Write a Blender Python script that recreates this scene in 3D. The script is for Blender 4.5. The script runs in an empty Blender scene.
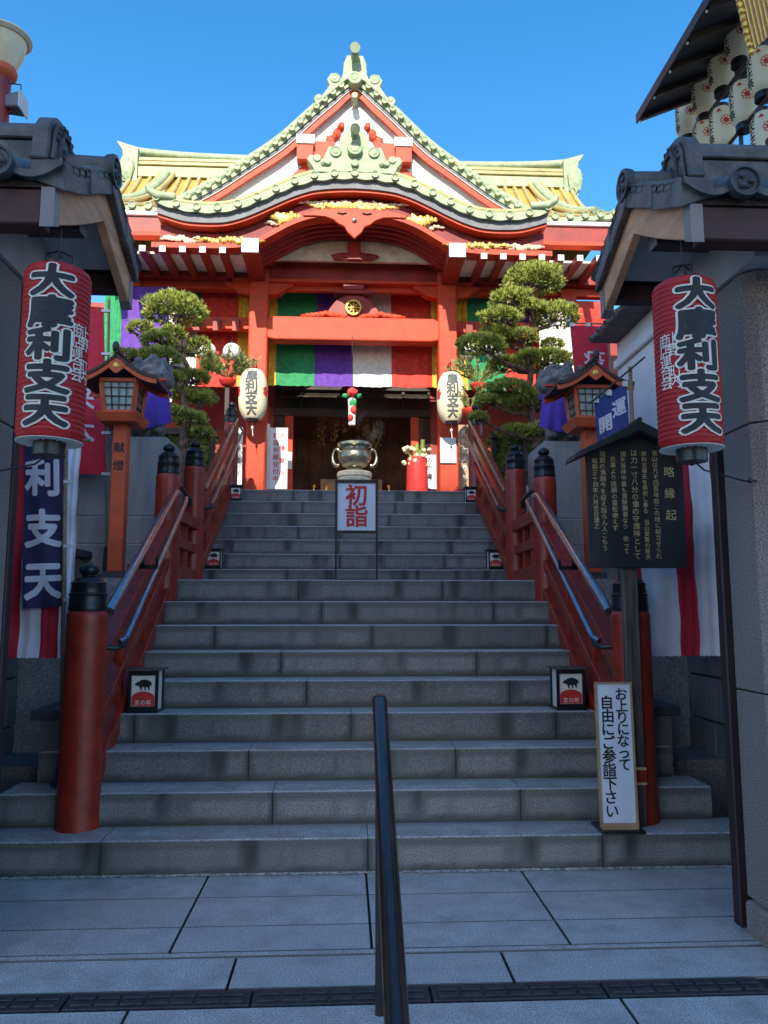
import bpy, bmesh, math, random
from mathutils import Vector, Matrix
R=math.radians
random.seed(7)
scene=bpy.context.scene
COL=scene.collection
XC=.11                                     # centre line of stairs and temple
# ------------------------------------------------------------------ camera maths
F_=780.0; EYE=1.41
PT=math.atan(98/780.); YW=math.atan(39/780.*math.cos(PT))
_cy,_sy,_cp,_sp=math.cos(YW),math.sin(YW),math.cos(PT),math.sin(PT)
def at(px,py,X=None,Y=None,Z=None):
    u=(px-384)/F_; v=(512-py)/F_
    d=(_sy*_cp+u*_cy-v*_sy*_sp, _cy*_cp-u*_sy-v*_cy*_sp, _sp+v*_cp)
    t=Y/d[1] if Y is not None else (X/d[0] if X is not None else (Z-EYE)/d[2])
    return Vector((d[0]*t,d[1]*t,EYE+d[2]*t))
def zy(py,Y,px=350): return at(px,py,Y=Y).z
def xy(px,Y,py=400): return at(px,py,Y=Y).x
# ------------------------------------------------------------------ materials
def nt(name):
    m=bpy.data.materials.new(name); m.use_nodes=True
    t=m.node_tree; b=t.nodes['Principled BSDF']; return m,t,b
def mat(name,col,rough=.6,var=.12,scale=6.0,bump=.0,bscale=60.0,metal=0.,spec=.5,col2=None,thr=None,stretch=None,coat=0.):
    m,t,b=nt(name); N=t.nodes; L=t.links
    b.inputs['Roughness'].default_value=rough; b.inputs['Metallic'].default_value=metal
    b.inputs['Specular IOR Level'].default_value=spec; b.inputs['Coat Weight'].default_value=coat
    tc=N.new('ShaderNodeTexCoord'); src=tc.outputs['Object']
    if stretch:
        mp=N.new('ShaderNodeMapping'); mp.inputs['Scale'].default_value=stretch; L.new(src,mp.inputs[0]); src=mp.outputs[0]
    n=N.new('ShaderNodeTexNoise'); n.inputs['Scale'].default_value=scale; n.inputs['Detail'].default_value=6; n.inputs['Roughness'].default_value=.65
    L.new(src,n.inputs['Vector'])
    r=N.new('ShaderNodeValToRGB'); e=r.color_ramp.elements
    c2=col2 or tuple(max(0,c*(1-var*1.8)) for c in col)
    c1=col if col2 else tuple(min(1,c*(1+var)) for c in col)
    e[0].position,e[1].position=thr or (.32,.68)
    e[0].color=(*c2,1); e[1].color=(*c1,1)
    L.new(n.outputs['Fac'],r.inputs[0]); L.new(r.outputs[0],b.inputs['Base Color'])
    if bump:
        n2=N.new('ShaderNodeTexNoise'); n2.inputs['Scale'].default_value=bscale; n2.inputs['Detail'].default_value=4
        L.new(src,n2.inputs['Vector'])
        bp=N.new('ShaderNodeBump'); bp.inputs['Strength'].default_value=bump; bp.inputs['Distance'].default_value=.01
        L.new(n2.outputs['Fac'],bp.inputs['Height']); L.new(bp.outputs[0],b.inputs['Normal'])
    return m
def granite(name,base,rough=.55,stain_shade=.5,dark=(.03,.032,.035)):
    m,t,b=nt(name); N=t.nodes; L=t.links
    b.inputs['Roughness'].default_value=rough; b.inputs['Specular IOR Level'].default_value=.5
    tc=N.new('ShaderNodeTexCoord')
    sp=N.new('ShaderNodeTexNoise'); sp.inputs['Scale'].default_value=150; sp.inputs['Detail'].default_value=3
    L.new(tc.outputs['Object'],sp.inputs['Vector'])
    r1=N.new('ShaderNodeValToRGB'); r1.color_ramp.elements[0].position=.36; r1.color_ramp.elements[1].position=.64
    r1.color_ramp.elements[0].color=(*[c*.45 for c in base],1); r1.color_ramp.elements[1].color=(*[min(.85,c*1.35) for c in base],1)
    L.new(sp.outputs['Fac'],r1.inputs[0])
    mp=N.new('ShaderNodeMapping'); mp.inputs['Scale'].default_value=(2.2,2.2,.5); L.new(tc.outputs['Object'],mp.inputs[0])
    n=N.new('ShaderNodeTexNoise'); n.inputs['Scale'].default_value=2.6; n.inputs['Detail'].default_value=9; n.inputs['Roughness'].default_value=.7
    L.new(mp.outputs[0],n.inputs['Vector'])
    r2=N.new('ShaderNodeValToRGB'); r2.color_ramp.elements[0].position=.35; r2.color_ramp.elements[1].position=.62
    r2.color_ramp.elements[0].color=(stain_shade,stain_shade,stain_shade,1); r2.color_ramp.elements[1].color=(0,0,0,1)
    L.new(n.outputs['Fac'],r2.inputs[0])
    at_=N.new('ShaderNodeAttribute'); at_.attribute_name='stain_shade'  # per-vertex darkening: stains, joints and the shade painted on stair risers
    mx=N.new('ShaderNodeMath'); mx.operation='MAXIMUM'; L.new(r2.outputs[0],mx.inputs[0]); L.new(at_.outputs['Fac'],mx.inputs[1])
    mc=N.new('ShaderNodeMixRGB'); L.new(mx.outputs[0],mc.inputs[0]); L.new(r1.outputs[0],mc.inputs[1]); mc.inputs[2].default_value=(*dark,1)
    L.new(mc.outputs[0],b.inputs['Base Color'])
    bp=N.new('ShaderNodeBump'); bp.inputs['Strength'].default_value=.35; bp.inputs['Distance'].default_value=.004
    L.new(sp.outputs['Fac'],bp.inputs['Height']); L.new(bp.outputs[0],b.inputs['Normal'])
    return m
M={}
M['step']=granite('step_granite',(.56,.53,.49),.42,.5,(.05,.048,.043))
M['pave']=granite('paving_granite',(.58,.55,.51),.42,.55,(.20,.185,.17))
M['pillar']=granite('pillar_granite',(.27,.215,.185),.85,.35,(.16,.125,.11))
M['pedestal']=granite('pedestal_granite',(.38,.38,.37),.6,.35)
M['masonry']=granite('masonry_stone',(.19,.18,.17),.8,.5)
M['dkstone']=mat('dark_cap_stone',(.05,.052,.06),.6,.2,5,.3,90)
M['asphalt']=mat('ground_asphalt',(.06,.06,.062),.85,.2,3,.4,200)
M['joint']=mat('joint_mortar',(.012,.012,.012),.9)
M['grime']=mat('light_mortar',(.32,.32,.30),.9,.5,60)
M['iron']=mat('drain_iron',(.035,.037,.042),.5,.3,30,.2,120)
M['rail']=mat('railing_red_paint',(.29,.024,.011),.42,.20,12,.15,50,coat=.08)
M['giboshi']=mat('black_metal',(.022,.024,.028),.3,.3,12,.04,50,metal=.45)
M['steel']=mat('stainless_tube',(.38,.40,.43),.22,.15,20,metal=.9)
M['brownrail']=mat('brown_handrail_paint',(.030,.016,.014),.24,.3,20,.03,150,coat=.35)
M['red']=mat('vermilion',(.60,.052,.009),.6,.15,4,.05,60)
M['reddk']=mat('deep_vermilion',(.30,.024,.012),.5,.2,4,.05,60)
M['white']=mat('white_plaster',(.80,.79,.75),.7,.05,3)
M['cream']=mat('soffit_cream',(.88,.80,.62),.7,.1,3)
M['beigepanel']=mat('panel_beige',(.72,.60,.40),.6,.2,5)
M['verdi']=mat('verdigris_copper',(.37,.43,.25),.6,.22,7,.25,30,col2=(.22,.30,.17),thr=(.3,.6))
M['ochre']=mat('ochre_copper_roof',(.62,.34,.07),.5,.15,5,.1,40,col2=(.44,.24,.05),thr=(.3,.7))
M['ochrerib']=mat('pale_roof_rib',(.44,.36,.14),.5,.15,6)
M['grey']=mat('grey_lead_band',(.15,.155,.165),.6,.15,5)
M['gold']=mat('gold_leaf',(.80,.50,.10),.35,.15,30,.3,40,metal=.6)
M['tile']=mat('dark_roof_tile',(.10,.096,.094),.55,.35,8,.15,50)
M['tiledk']=mat('dark_tile_relief',(.045,.048,.055),.5,.3,8,.2,60)
M['barge']=mat('bare_timber',(.66,.32,.17),.7,.18,3,.15,70,stretch=(1,1,6))
M['endcap']=mat('grey_sheet_cap',(.24,.21,.20),.5,.1,4)
M['dkwood']=mat('dark_timber',(.05,.026,.022),.6,.3,4,.2,60)
M['soffit']=mat('grey_soffit',(.46,.40,.37),.8,.15,3)
M['jamb']=mat('dark_maroon_timber',(.028,.012,.014),.55,.25,3)
M['lred']=mat('lantern_red_paper',(.44,.010,.014),.55,.12,5)
M['lwhite']=mat('lantern_white_paper',(.80,.76,.66),.6,.06,5)
M['lcream']=mat('cream_lantern_paper',(.80,.70,.45),.6,.08,5)
M['ink']=mat('black_ink',(.014,.014,.018),.6,.1)
M['inkgrey']=mat('faded_ink',(.10,.11,.10),.7,.3,8)
M['redink']=mat('red_ink',(.60,.035,.03),.6,.1)
M['whiteink']=mat('white_print',(.62,.62,.70),.7,.05)
M['goldink']=mat('gold_lettering',(.75,.56,.28),.45,.15,20,metal=.2)
M['black']=mat('black_lacquer',(.012,.012,.014),.35,.2,10)
M['board']=mat('black_notice_board',(.022,.022,.024),.55,.35,4,.2,60,stretch=(1,1,.2))
M['oldwood']=mat('weathered_grey_timber',(.095,.075,.065),.75,.4,4,.3,40,stretch=(8,8,.5))
def paper(name,col):
    m=mat(name,col,.6,.06,5); T=m.node_tree; b=T.nodes['Principled BSDF']; tr=T.nodes.new('ShaderNodeBsdfTranslucent'); mx=T.nodes.new('ShaderNodeMixShader'); mx.inputs[0].default_value=.45
    tr.inputs[0].default_value=(*col,1); T.links.new(b.outputs[0],mx.inputs[1]); T.links.new(tr.outputs[0],mx.inputs[2]); T.links.new(mx.outputs[0],T.nodes['Material Output'].inputs[0]); return m
M['lpaper']=paper('festival_lantern_paper',(.95,.88,.70))
M['eavewood']=mat('maroon_eave_timber',(.065,.020,.017),.6,.25,4)
M['redcloth']=paper('red_banner_cloth',(.90,.012,.035))
M['frieze']=mat('maroon_frieze',(.24,.018,.010),.6,.3,5)
M['dullgold']=mat('dull_gilt',(.30,.20,.06),.5,.3,30,metal=.3)
M['orange']=mat('orange_timber',(.60,.10,.03),.55,.15,5,.05,60)
M['signwhite']=mat('white_sign_face',(.72,.76,.85),.45,.04,3)
M['lightwood']=mat('light_wood_frame',(.42,.27,.15),.6,.2,5)
M['pane']=mat('frosted_pane',(.36,.46,.42),.3,.15,10)
M['bronze']=mat('grey_bronze',(.30,.29,.22),.28,.25,9,.1,40,metal=.85)
M['stonewarm']=mat('warm_stone',(.62,.55,.40),.7,.12,12,.1,60)
M['lion']=mat('grey_lion_stone',(.17,.16,.15),.85,.45,14,.6,40)
M['purple']=mat('purple_cloth',(.09,.035,.36),.8,.15,10)
M['navy']=mat('navy_cloth',(.026,.022,.085),.8,.15,8)
M['blue']=mat('blue_cloth',(.035,.06,.22),.8,.15,8)
M['redcloth']=mat('red_cloth',(.58,.02,.05),.8,.12,6)
M['whitecloth']=mat('white_cloth',(.80,.81,.90),.8,.05,5)
M['green']=mat('green_silk',(.015,.28,.09),.7,.2,14)
M['dkpurple']=mat('purple_silk',(.12,.03,.34),.7,.2,14)
M['offwhite']=mat('off_white_silk',(.78,.72,.63),.7,.12,14)
M['redsilk']=mat('red_silk',(.66,.04,.02),.7,.2,14)
M['yellow']=mat('yellow_silk',(.75,.46,.03),.7,.2,14)
M['bamboo']=mat('bamboo_pole',(.24,.18,.12),.6,.2,10)
M['plastic']=mat('white_plastic',(.6,.6,.62),.4,.05)
M['bark']=mat('pine_bark',(.13,.075,.05),.9,.5,18,1.0,16)
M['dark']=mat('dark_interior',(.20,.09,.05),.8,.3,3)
M['glass']=mat('dark_glass',(.05,.045,.035),.12,.3,2,spec=.8)
M['poster']=mat('poster_paper',(.78,.78,.74),.6,.05,3)
M['shoplamp']=mat('enamel_lamp',(.72,.60,.40),.35,.12,5)
M['wallwhite']=mat('white_wall_plaster',(.68,.68,.72),.8,.06,2)
M['wallgrey']=mat('street_wall_render',(.30,.28,.27),.8,.15,1.5)
M['sheet']=mat('corrugated_dark_sheet',(.035,.036,.045),.5,.25,3)
def leafmat(name,c1,c2):
    m,t,b=nt(name);N=t.nodes;L=t.links
    b.inputs['Roughness'].default_value=.6
    oi=N.new('ShaderNodeTexCoord');n=N.new('ShaderNodeTexNoise');n.inputs['Scale'].default_value=9;n.inputs['Detail'].default_value=5
    L.new(oi.outputs['Object'],n.inputs['Vector'])
    r=N.new('ShaderNodeValToRGB');r.color_ramp.elements[0].position=.35;r.color_ramp.elements[1].position=.65
    r.color_ramp.elements[0].color=(*c1,1);r.color_ramp.elements[1].color=(*c2,1)
    L.new(n.outputs['Fac'],r.inputs[0]);L.new(r.outputs[0],b.inputs['Base Color'])
    b.inputs['Subsurface Weight'].default_value=0
    return m
M['needle']=leafmat('pine_needles',(.18,.23,.04),(.42,.44,.08))
M['leaf']=leafmat('bush_leaves',(.12,.15,.035),(.28,.30,.10))
M['hedge']=leafmat('hedge_leaves',(.10,.14,.02),(.25,.30,.05))
# ------------------------------------------------------------------ mesh helper
class MB:
    def __init__(s): s.v=[];s.f=[];s.mi=[];s.mats=[];s.st=None
    def _m(s,m):
        if m is None: m=0 if not s.mats else None
        if isinstance(m,str):
            if m not in s.mats: s.mats.append(m)
            return s.mats.index(m)
        return 0
    def add(s,vs,fs,m=None):
        k=len(s.v); i=s._m(m)
        s.v+=[tuple(v) for v in vs]; s.f+=[tuple(a+k for a in f) for f in fs]; s.mi+=[i]*len(fs); return s
    def box(s,x0,x1,y0,y1,z0,z1,m=None,rot=None):
        vs=[Vector((x,y,z)) for z in (z0,z1) for y in (y0,y1) for x in (x0,x1)]
        if rot:
            c,Rm=rot; vs=[Vector(c)+Rm@(v-Vector(c)) for v in vs]
        return s.add(vs,[(0,2,3,1),(4,5,7,6),(0,1,5,4),(1,3,7,5),(3,2,6,7),(2,0,4,6)],m)
    def hexa(s,a,b,m=None):   # two quads -> solid
        return s.add(list(a)+list(b),[(3,2,1,0),(4,5,6,7),(0,1,5,4),(1,2,6,5),(2,3,7,6),(3,0,4,7)],m)
    def bar(s,p0,p1,w,h,m=None,up=(0,0,1)):
        p0,p1=Vector(p0),Vector(p1); d=(p1-p0).normalized(); up=Vector(up)
        r=d.cross(up).normalized(); u=r.cross(d).normalized()
        q=lambda p:[p-r*w/2-u*h/2,p+r*w/2-u*h/2,p+r*w/2+u*h/2,p-r*w/2+u*h/2]
        return s.hexa(q(p0),q(p1),m)
    def tube(s,pts,rad,n=12,m=None,cap=True):
        pts=[Vector(p) for p in pts]; rs=rad if isinstance(rad,(list,tuple)) else [rad]*len(pts)
        vs=[];fs=[];up=Vector((0,0,1)); prev=None
        for i,p in enumerate(pts):
            d=(pts[min(i+1,len(pts)-1)]-pts[max(i-1,0)]).normalized()
            if prev is None:
                r=d.cross(up) if abs(d.z)<.95 else d.cross(Vector((1,0,0)))
                r.normalize()
            else: r=(prev-d*prev.dot(d)).normalized()
            prev=r; u=d.cross(r)
            for k in range(n):
                a=2*math.pi*k/n; vs.append(p+(r*math.cos(a)+u*math.sin(a))*rs[i])
        for i in range(len(pts)-1):
            for k in range(n):
                a=i*n+k;b=i*n+(k+1)%n; fs.append((a,b,b+n,a+n))
        if cap: fs.append(tuple(range(n-1,-1,-1))); fs.append(tuple(range((len(pts)-1)*n,len(pts)*n)))
        return s.add(vs,fs,m)
    def lathe(s,c,prof,n=24,m=None,cap=True,axis='z'):
        vs=[];fs=[]
        for (r,z) in prof:
            for k in range(n):
                a=2*math.pi*k/n
                if axis=='z': vs.append((c[0]+r*math.cos(a),c[1]+r*math.sin(a),c[2]+z))
                elif axis=='y': vs.append((c[0]+r*math.cos(a),c[1]+z,c[2]-r*math.sin(a)))
                else: vs.append((c[0]+z,c[1]+r*math.cos(a),c[2]+r*math.sin(a)))
        for i in range(len(prof)-1):
            for k in range(n):
                a=i*n+k;b=i*n+(k+1)%n; fs.append((a,b,b+n,a+n))
        if cap: fs.append(tuple(range(n-1,-1,-1))); fs.append(tuple(range((len(prof)-1)*n,len(prof)*n)))
        return s.add(vs,fs,m)
    def blob(s,c,r,n=14,k=9,m=None,noise=0,seed=0):
        rr=random.Random(seed); vs=[];fs=[]
        ph=[rr.uniform(0,6.28) for _ in range(6)]
        for i in range(k+1):
            t=math.pi*i/k
            for j in range(n):
                a=2*math.pi*j/n
                f=1+noise*(math.sin(3*a+ph[0]+2*t)+math.sin(5*t+ph[1])*math.cos(2*a+ph[2])+math.sin(7*a+ph[3])*math.sin(6*t+ph[4]))*.5
                vs.append((c[0]+r[0]*f*math.sin(t)*math.cos(a),c[1]+r[1]*f*math.sin(t)*math.sin(a),c[2]+r[2]*f*math.cos(t)))
        for i in range(k):
            for j in range(n):
                a=i*n+j;b=i*n+(j+1)%n; fs.append((a,a+n,b+n,b))
        return s.add(vs,fs,m)
    def ribbon(s,up,lo,y0,y1,m=None):    # solid between upper and lower xz polylines, extruded y0..y1
        n=len(up);vs=[];fs=[]
        for y in (y0,y1):
            vs+=[(x,y,z) for x,z in up]; vs+=[(x,y,z) for x,z in lo]
        A=lambda i:i;B=lambda i:n+i;C=lambda i:2*n+i;D=lambda i:3*n+i
        for i in range(n-1):
            fs+=[(B(i),B(i+1),A(i+1),A(i)),(C(i),C(i+1),D(i+1),D(i)),(A(i),A(i+1),C(i+1),C(i)),(D(i),D(i+1),B(i+1),B(i))]
        fs+=[(A(0),C(0),D(0),B(0)),(B(n-1),D(n-1),C(n-1),A(n-1))]
        return s.add(vs,fs,m)
    def poly(s,pts,y0,y1,m=None):        # xz outline extruded along y (ngon caps)
        n=len(pts); vs=[(x,y0,z) for x,z in pts]+[(x,y1,z) for x,z in pts]
        fs=[tuple(range(n)),tuple(range(2*n-1,n-1,-1))]+[(i,i+n,(i+1)%n+n,(i+1)%n) for i in range(n)]
        return s.add(vs,fs,m)
    def mark(s):
        if not hasattr(s,'cuts'): s.cuts=[]
        s.cuts.append((len(s.v),len(s.f)))
    def build_split(s,name,m=None,parent=None,**kw):
        out=[];pv=pf=0
        for v,f in s.cuts:
            q=MB(); q.v=s.v[pv:v]; q.f=[tuple(i-pv for i in t) for t in s.f[pf:f]]; q.mi=s.mi[pf:f]; q.mats=s.mats
            out.append(q.build(name,m,parent,**kw)); pv,pf=v,f
        return out
    def build(s,name,m=None,parent=None,loc=None,smooth=False,bevel=0,seg=1):
        root=parent
        while root is not None and root.parent: root=root.parent
        o0=Vector(root['base']) if root is not None else Vector(loc or (0,0,0))
        me=bpy.data.meshes.new(name)
        me.from_pydata([tuple(Vector(v)-o0) for v in s.v],[],s.f)
        for k in ([m] if (m and not s.mats) else s.mats or [m]): me.materials.append(M[k])
        if s.mats and m is None or s.mats:
            for p,i in zip(me.polygons,s.mi): p.material_index=i
        if s.st: 
            a=me.attributes.new('stain_shade','FLOAT','POINT')
            for i,x in enumerate(s.st): a.data[i].value=x
        bm=bmesh.new(); bm.from_mesh(me); bmesh.ops.recalc_face_normals(bm,faces=bm.faces); bm.to_mesh(me); bm.free()
        if smooth:
            me.polygons.foreach_set('use_smooth',[True]*len(me.polygons))
            try: me.set_sharp_from_angle(angle=R(42))
            except Exception: pass
        me.update()
        o=bpy.data.objects.new(name,me); COL.objects.link(o)
        if parent is not None: o.parent=parent
        else: o.location=o0; o['base']=tuple(o0)
        if bevel:
            b=o.modifiers.new('bevel','BEVEL'); b.width=bevel; b.segments=seg; b.limit_method='ANGLE'; b.angle_limit=R(35)
        return o
def thing(name,label,cat,base=(0,0,0),group=None):
    o=bpy.data.objects.new(name,None); COL.objects.link(o); o.location=base; o['base']=tuple(base)
    o.empty_display_size=.1
    return tag(o,label,cat,group)
def tag(o,label,cat,group=None):
    o['label']=label; o['category']=cat
    if group: o['group']=group
    return o
def struct(o): o['kind']='structure'; return o
def kids(o): return [c for c in list(COL.objects) if c.parent==o]
def dup(o,loc,label,rotz=None,scale=None):
    def cp(a,par):
        c=a.copy(); COL.objects.link(c)
        if par is not None: c.parent=par
        for ch in kids(a): cp(ch,c)
        return c
    c=cp(o,None); c.location=loc; c['base']=tuple(loc); c['label']=label
    if rotz is not None: c.rotation_euler.z=rotz
    if scale: c.scale=(scale,)*3
    return c
# ------------------------------------------------------------------ glyphs
_g={}
def glyph(ch,off=0.):
    k=(ch,off)
    if k in _g: return _g[k]
    c=bpy.data.curves.new('g','FONT'); c.body=ch; c.size=1; c.offset=off; c.resolution_u=3; c.fill_mode='FRONT'
    o=bpy.data.objects.new('g',c); COL.objects.link(o); bpy.context.view_layer.update()
    me=bpy.data.meshes.new_from_object(o.evaluated_get(bpy.context.evaluated_depsgraph_get()))
    bm=bmesh.new(); bm.from_mesh(me); bmesh.ops.remove_doubles(bm,verts=bm.verts,dist=.0004)
    vs=[(v.co.x-.5,v.co.y-.38) for v in bm.verts]; bm.verts.ensure_lookup_table()
    fs=[tuple(v.index for v in f.verts) for f in bm.faces]
    bm.free(); bpy.data.objects.remove(o); bpy.data.meshes.remove(me)
    _g[k]=(vs,fs); return _g[k]
def glyph_cut(ch,off,step):
    k=(ch,off,step)
    if k in _g: return _g[k]
    vs,fs=glyph(ch,off); bm=bmesh.new(); bv=[bm.verts.new((x,y,0)) for x,y in vs]
    for f in fs:
        try: bm.faces.new([bv[i] for i in f])
        except ValueError: pass
    x=-.6
    while x<.6:
        bmesh.ops.bisect_plane(bm,geom=bm.verts[:]+bm.edges[:]+bm.faces[:],plane_co=(x,0,0),plane_no=(1,0,0)); x+=step
    x=-.6
    while x<.6:
        bmesh.ops.bisect_plane(bm,geom=bm.verts[:]+bm.edges[:]+bm.faces[:],plane_co=(0,x,0),plane_no=(0,1,0)); x+=step*1.5
    bm.verts.index_update(); vs=[(v.co.x,v.co.y) for v in bm.verts]; fs=[tuple(v.index for v in f.verts) for f in bm.faces]; bm.free()
    _g[k]=(vs,fs); return _g[k]
def vtext(mb,text,fn,u,v,size,pitch,off=.02,m=None,step=None,sx=1.,sy=1.,jit=0):
    """vertical text: fn(u,v)->3D, first glyph centred at (u,v), going down"""
    for i,ch in enumerate(text):
        if ch==' ': continue
        g=glyph_cut(ch,0,step) if step else glyph(ch,0)
        jx=random.uniform(-jit,jit)*size
        nn=0 if off<.008 else (4 if off<.03 or size<.12 else 10)
        ring=[(0,0)]+[(off*math.cos(2*math.pi*(k+.5)/nn),off*math.sin(2*math.pi*(k+.5)/nn)) for k in range(nn)]
        for q,(ox,oy) in enumerate(ring):
            P=[fn(u+jx+(x+ox)*size*sx, v-i*pitch+(y+oy)*size*sy) for x,y in g[0]]
            mb.add([(p[0],p[1]-q*.00012,p[2]) for p in P],g[1],m)
    return mb
def plane_fn(o,r,u):
    o,r,u=Vector(o),Vector(r).normalized(),Vector(u).normalized()
    return lambda a,b:o+r*a+u*b
# ================================================================== GROUND, PAVING, STAIRS
RISE=.185; TR=.281; Y0=4.42; TR2=.257
b=MB(); b.add([(-400,-400,-.06),(400,-400,-.06),(400,400,-.06),(-400,400,-.06)],[(0,1,2,3)])
struct(b.build('ground','asphalt'))
b=MB(); b.box(-6,6,-3,Y0+.1,-.05,-.012); struct(b.build('mortar_bed','joint'))
def slab(mb,x0,x1,y0,y1,z=0.,g=.006,c=.0006):
    x0+=g;x1-=g;y0+=g;y1-=g
    vs=[(x0,y0,-.04),(x1,y0,-.04),(x1,y1,-.04),(x0,y1,-.04),(x0,y0,z-c),(x1,y0,z-c),(x1,y1,z-c),(x0,y1,z-c),(x0+c,y0+c,z),(x1-c,y0+c,z),(x1-c,y1-c,z),(x0+c,y1-c,z)]
    mb.add(vs,[(0,1,5,4),(1,2,6,5),(2,3,7,6),(3,0,4,7),(4,5,9,8),(5,6,10,9),(6,7,11,10),(7,4,8,11),(8,9,10,11)])
    k=random.uniform(0,.28) if random.random()<.6 else 0
    mb.st+=[1.0]*8+[k]*4
b=MB(); b.st=[]
YR=[Y0,4.10,3.74,3.475]
def joints(pxs,y,lo=-5.2,hi=5.4):
    xs=sorted(at(px,y,Z=0).x for px in pxs); w=1.25
    while xs[0]>lo: xs.insert(0,xs[0]-w)
    while xs[-1]<hi: xs.append(xs[-1]+w)
    return xs
J1=joints([204,368,527],885)
for r in range(2):
    xs=joints([196,371,535],900) 
xs=joints([190,369,549],912)
for r in range(3):
    for i in range(len(xs)-1): slab(b,xs[i],xs[i+1],YR[r+1],YR[r])
slab(b,-5.2,5.4,3.425,3.47,z=.002)
xs=joints([232,510],972)
for i in range(len(xs)-1): slab(b,xs[i],xs[i+1],3.15,3.42)
xs=joints([126,385,632],1015)
for y0 in (2.55,2.1,1.65,1.2,.75,.3,-.15,-.6,-1.05,-1.5,-1.95,-2.4,-2.85):
    hi_=3.01 if y0==2.55 else y0+.45
    sh=0 if y0==2.55 else random.uniform(-.5,.5)
    for i in range(len(xs)-1): slab(b,xs[i]+sh,xs[i+1]+sh,y0,hi_)
struct(b.build('stone_paving','pave'))
b=MB(); random.seed(3)
x=-2.6
while x<2.9:
    w=random.uniform(.02,.07)
    b.add([(x,Y0-.001,.0),(x+w,Y0-.001,0),(x+w,Y0-random.uniform(.006,.022),.003),(x,Y0-random.uniform(.006,.022),.003),(x,Y0-.001,.012),(x+w,Y0-.001,.012)],[(0,3,2,1),(4,3,0),(4,5,2,3),(5,1,2)]); x+=w
struct(b.build('mortar_line','grime'))
# drain grates
dx=[at(p,1000,Z=0).x for p in (67,251,432,611)]
dxs=[dx[0]-.62*2,dx[0]-.62,dx[0],dx[1],dx[1]+(dx[2]-dx[1]),dx[3],dx[3]+.62,dx[3]+1.24]
wh=['leftmost','second from the left','third from the left','just left of the brown handrail','right of the brown handrail','second right of the brown handrail','rightmost']
dl=['black iron drain cover at the far left edge of the paving','black iron drain cover, second segment from the left','black iron drain cover crossing under the brown handrail','black iron drain cover just right of the brown handrail','black iron drain cover in front of the right stone pillar','black iron drain cover at far right end of the channel','black iron drain cover outermost right']
for i in range(1,6):
    x0,x1=dxs[i]+.004,dxs[i+1]-.004; b=MB(); y0,y1=3.02,3.14
    b.box(x0,x1,y0,y1,-.03,.002)
    n=7; w=(x1-x0-.03)/n
    for k in range(n):
        for q in range(2):
            a0=x0+.015+k*w+.006; b.box(a0,a0+w-.012,y0+.018+q*.046,y0+.018+q*.046+.03,.001,.009)
    o=b.build('drain_cover','iron',loc=((x0+x1)/2,3.08,0),bevel=.002)
    tag(o,dl[i-1],'drain cover','iron drain covers across the paving')
# stairs
random.seed(11)
steps=[]                      # (y front, z top, tread, halfwidth)
for k in range(9): steps.append((Y0+k*TR,(k+1)*RISE,TR if k<8 else 1.858,[2.18,2.07,1.95][k] if k<3 else 1.72))
for k in range(7): steps.append((Y0+8*TR+1.858+k*TR2,(10+k)*RISE,TR2 if k<6 else .9,1.72))
TOPZ=16*RISE; YTOP=steps[-1][0]; LAND=9*RISE; YLAND=steps[8][0]
b=MB(); b.st=[]
def nz1(x,s): return math.sin(x*3.1+s)*.5+math.sin(x*7.7+s*2.3)*.3+math.sin(x*17.3+s*1.7)*.2
for k,(yf,zt,td,hw) in enumerate(steps):
    xa,xb=XC-hw,XC+hw; j=xa-random.uniform(0,1.2); js=[]
    while j<xb: js.append(j); j+=random.uniform(1.15,1.45)
    edges=[xa]+[q for q in js if q>xa+.15 and q<xb-.15]+[xb]
    for i in range(len(edges)-1):
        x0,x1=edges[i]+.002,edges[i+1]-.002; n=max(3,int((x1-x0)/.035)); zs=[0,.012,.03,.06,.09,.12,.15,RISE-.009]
        base=len(b.v); s0=random.uniform(0,9); tone=random.uniform(.58,.76); rows=[(yf,zt-RISE+z) for z in zs]+[(yf+.008,zt)]+[(yf+td*.5,zt),(yf+td-.004,zt),(yf+td+.03,zt-.001)]  # riser tone: dirt plus painted shade, as treads catch more sky
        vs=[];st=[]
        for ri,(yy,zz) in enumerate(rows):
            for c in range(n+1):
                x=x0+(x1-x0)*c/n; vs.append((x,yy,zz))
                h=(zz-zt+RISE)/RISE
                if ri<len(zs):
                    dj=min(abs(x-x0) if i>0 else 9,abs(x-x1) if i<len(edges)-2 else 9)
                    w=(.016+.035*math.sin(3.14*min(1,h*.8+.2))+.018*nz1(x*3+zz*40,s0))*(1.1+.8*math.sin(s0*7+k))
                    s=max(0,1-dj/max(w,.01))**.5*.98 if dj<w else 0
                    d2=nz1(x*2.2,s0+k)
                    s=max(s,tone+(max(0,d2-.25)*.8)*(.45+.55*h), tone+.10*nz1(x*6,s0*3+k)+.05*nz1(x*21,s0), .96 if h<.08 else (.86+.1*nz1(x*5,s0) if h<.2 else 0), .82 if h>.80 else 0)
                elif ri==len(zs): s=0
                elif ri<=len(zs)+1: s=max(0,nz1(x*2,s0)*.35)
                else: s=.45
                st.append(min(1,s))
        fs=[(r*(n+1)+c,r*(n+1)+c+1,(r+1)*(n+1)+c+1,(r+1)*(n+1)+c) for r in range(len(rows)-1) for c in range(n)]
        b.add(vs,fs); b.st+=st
        # ends
        for xe,c in ((x0,0),(x1,n)):
            q=[vs[r*(n+1)+c] for r in range(9)]+[(xe,yf+td,zt),(xe,yf+td,zt-RISE)]
            b.add(q,[tuple(range(len(q)))]); b.st+=[tone+.2]*len(q)
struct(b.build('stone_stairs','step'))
b=MB()       # rough core under the steps
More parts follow.
